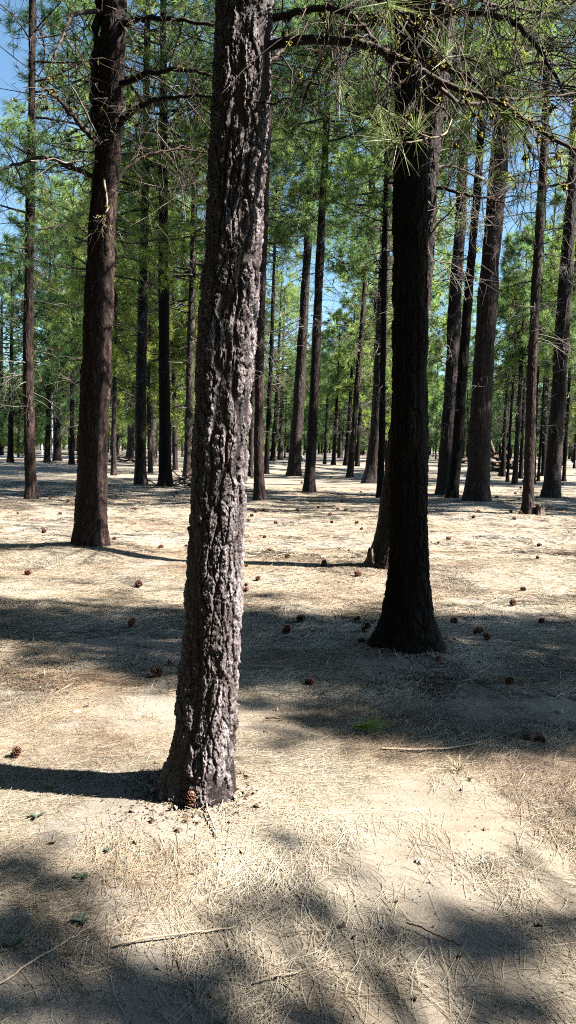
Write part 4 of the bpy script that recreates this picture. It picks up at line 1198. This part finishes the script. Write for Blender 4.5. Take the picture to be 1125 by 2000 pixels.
def rosette(px, py, size, n, label, seed):
    rng = np.random.default_rng(seed); b = on_ground(px, py); s = size * 0.72 / F_PX * b[1]
    root = bpy.data.objects.new('leafy_seedling', None); sc.collection.objects.link(root)
    root.location = (b[0], b[1], float(gz(b[0], b[1])) + .004); tag(root, label, 'plant')
    for j in range(n):
        a = j * 2.4 + rng.random(); t = np.linspace(0, 1, 7); wv = np.sin(t ** 0.8 * math.pi) * 0.28 * s; wv[-1] = .01 * s; wv[0] = .03 * s
        d = np.array([math.cos(a), math.sin(a)]); e = np.array([-d[1], d[0]])
        z = s * (0.28 * np.sin(t * 2.2) + 0.05 * j)
        rows = [np.stack([d[0] * t * s + e[0] * wv * o_, d[1] * t * s + e[1] * wv * o_, z + abs(o_) * 0.08 * s], 1) for o_ in (-1, -.5, 0, .5, 1)]
        V = np.concatenate(rows); i = np.arange(4)[:, None]; k = np.arange(6)[None]
        Fq = np.stack([i * 7 + k, i * 7 + k + 1, (i + 1) * 7 + k + 1, (i + 1) * 7 + k], -1).reshape(-1, 4)
        link('leaf', mesh('leaf', V, Fq, True), M_LEAF, root)
rosette(73, 1606, 26, 3, 'grey green oval leaf sprout below the grass tuft at left', 1)
rosette(160, 1716, 24, 4, 'small leafy sprout in shade, upper one of two near the left stick', 2)
rosette(158, 1797, 30, 5, 'small leafy sprout at the upper end of the slanting stick', 3)
rosette(28, 1846, 38, 4, 'large dull green leaves in deep shade at the lower left edge', 4)
rosette(435, 1985, 26, 3, 'grey green leaves at the bottom edge near the centre', 5)
rosette(210, 1672, 14, 4, 'tiny yellow green sprout on the sand left of the twig', 6)

def blades(px, py, hpx, n, label, name, cat, mat, seed, spread=.35, wd=.004, Lk=1.0):
    rng = np.random.default_rng(seed); b = on_ground(px, py); s = hpx / F_PX * b[1]
    a = rng.uniform(0, 6.28, n); ln = s * rng.uniform(.45, 1.1, n); lean = rng.uniform(.05, spread, n) * 2
    t = np.linspace(0, 1, 6)[None]
    x = np.cos(a)[:, None] * (lean[:, None] * t ** 1.6) * ln[:, None] + rng.normal(size=(n, 1)) * s * .06
    y = np.sin(a)[:, None] * (lean[:, None] * t ** 1.6) * ln[:, None] + rng.normal(size=(n, 1)) * s * .06
    z = t * ln[:, None] * np.sqrt(np.clip(1 - (lean[:, None] * .6) ** 2, .1, 1)) - 0.01
    P = np.stack([x, y, z], -1)
    g = Geo(); tubes(g, P, wd, wd * .25, 3, .5)
    o = g.build(name, mat, None); o.location = (b[0], b[1], float(gz(b[0], b[1])))
    return tag(o, label, cat)
blades(98, 1548, 38, 9, 'small tuft of fresh green grass at the edge of the trunk shadow at left', 'grass_tuft', 'grass tuft', M_GRASS, 1, .5, .0032)
blades(65, 1262, 26, 3, 'single dry weed stalk upright in the left shade band', 'dry_weed', 'weed', M_STRAWW, 2, .1, .003)
blades(965, 1138, 40, 2, 'thin dry stalk upright in sun at the right', 'dry_weed', 'weed', M_STRAWW, 3, .06, .003)
blades(1072, 1262, 60, 3, 'tall thin dry stalk in the shade near the right edge', 'dry_weed', 'weed', M_STRAWW, 4, .06, .003)
blades(677, 1478, 26, 4, 'short dry stub of weed on the sunny strip right of centre', 'dry_weed', 'weed', M_STRAWW, 5, .2, .004)
blades(893, 1508, 34, 24, 'brown dead bunch of needles sticking up in the right foreground', 'dry_weed', 'weed', M_STRAWW, 6, .6, .003)
blades(630, 1355, 30, 14, 'sparse dry grass bunch in the big shade', 'dry_weed', 'weed', M_STRAWW, 7, .7, .003)
# a fallen green needle cluster in the shade
b = on_ground(740, 1428); g = Geo()
tufts(g, np.array([[-.09, 0, .02]]), np.array([[1.0, 0, .1]]), 90, .19, .003, np.random.default_rng(3), .28, np.array([.5]))
o = g.build('fallen_needle_spray', M_NEEDLE_GOLD, None, smooth=False); o.location = (b[0], b[1], float(gz(b[0], b[1])) + .01)
tag(o, 'fallen green needle spray lying in the big shade', 'needle spray')

# stump at the foot of the slim right pine
def stump(px, py, wpx, hpx, label):
    b = on_ground(px, py); r = wpx / F_PX * b[1] / 2; H = hpx / F_PX * b[1]
    th = np.linspace(0, 2 * math.pi, 28, endpoint=False); rows = []
    for zz, q in ((-.1, 1.25), (.15, 1.05), (.5, .95), (1, .9)):
        rr = r * q * (1 + .14 * np.sin(th * 3 + 1) + .07 * np.sin(th * 8 + zz))
        top = H * (zz + (.35 * np.sin(th * 2) + .12 * np.sin(th * 7)) * (zz > .9))
        rows.append(np.stack([rr * np.cos(th), rr * np.sin(th), top], 1))
    rows.append(np.stack([r * .3 * np.cos(th), r * .3 * np.sin(th), np.full(28, H * .7)], 1))
    rows.append(np.stack([0 * th, 0 * th, np.full(28, H * .66)], 1))
    V = np.concatenate(rows); i = np.arange(5)[:, None]; k = np.arange(28)[None]; k2 = (k + 1) % 28
    o = link('tree_stump', mesh('tree_stump', V, np.stack([i * 28 + k, i * 28 + k2, (i + 1) * 28 + k2, (i + 1) * 28 + k], -1).reshape(-1, 4), False), M_STUMP)
    o.location = (b[0], b[1], float(gz(b[0], b[1])))
    tag(o, label, 'stump')
stump(1052, 1011, 20, 15, 'small broken stump at the foot of the slim right pine')

def pile(px, py, n, L, hgt, r, label, name, seed, spread=.5, steep=.3):
    rng = np.random.default_rng(seed); b = on_ground(px, py)
    root = bpy.data.objects.new(name, None); sc.collection.objects.link(root); root.location = (b[0], b[1], float(gz(b[0], b[1])))
    for j in range(n):
        c = np.array([rng.normal() * spread, rng.normal() * spread * .6, rng.uniform(0.04, hgt)])
        d = norm(np.array([rng.normal(), rng.normal() * .6, rng.normal() * steep])); l = L * rng.uniform(.5, 1)
        t = np.linspace(-.5, .5, 6)[:, None]; P = c + d * t * l + rng.normal(size=(6, 3)) * l * .02
        P[:, 2] = np.maximum(P[:, 2], .02)
        g = Geo(); tubes(g, P[None], r * rng.uniform(.5, 1.2), r * .5, 6)
        g.build('branch', M_STUMP, root)
    return tag(root, label, name.replace('_', ' '))
pile(365, 952, 22, 1.6, .35, .035, 'brush pile of dead branches between the black pine and the nearest trunk', 'brush_pile', 1, .6)
pile(962, 930, 14, 3.2, 1.3, .12, 'dark heap of leaning logs behind the broad red brown pine', 'log_pile', 2, .55, .9)
pile(235, 903, 12, 2.2, .4, .08, 'low heap of dark branches beside the pale road at left', 'brush_pile', 3, .9)
# white post and tall pale pole beside the left road
def post(px, py, wpx, hpx, label, name, cat, cap=True):
    b = on_ground(px, py); r = wpx / F_PX * b[1] / 2; H = hpx / F_PX * b[1]
    g = Geo(); P = np.array([[0, 0, -.2], [0, 0, H * .5], [0, 0, H]]); tubes(g, P[None], r, r * .96, 12)
    if cap: tubes(g, np.array([[[0, 0, H], [0, 0, H + r * .3], [0, 0, H + r * .6]]]), r * 1.1, r * .3, 12)
    o = g.build(name, M_WHITE, None); o.location = (b[0], b[1], float(gz(b[0], b[1]))); tag(o, label, cat)
post(82, 888, 4.5, 18, 'short white post at the left road edge', 'marker_post', 'post')
post(102, 893, 3.2, 150, 'tall pale pole between the two close dark trunks by the road', 'utility_pole', 'pole')
post(155, 886, 3, 30, 'white post right of the two close dark trunks', 'marker_post', 'post')
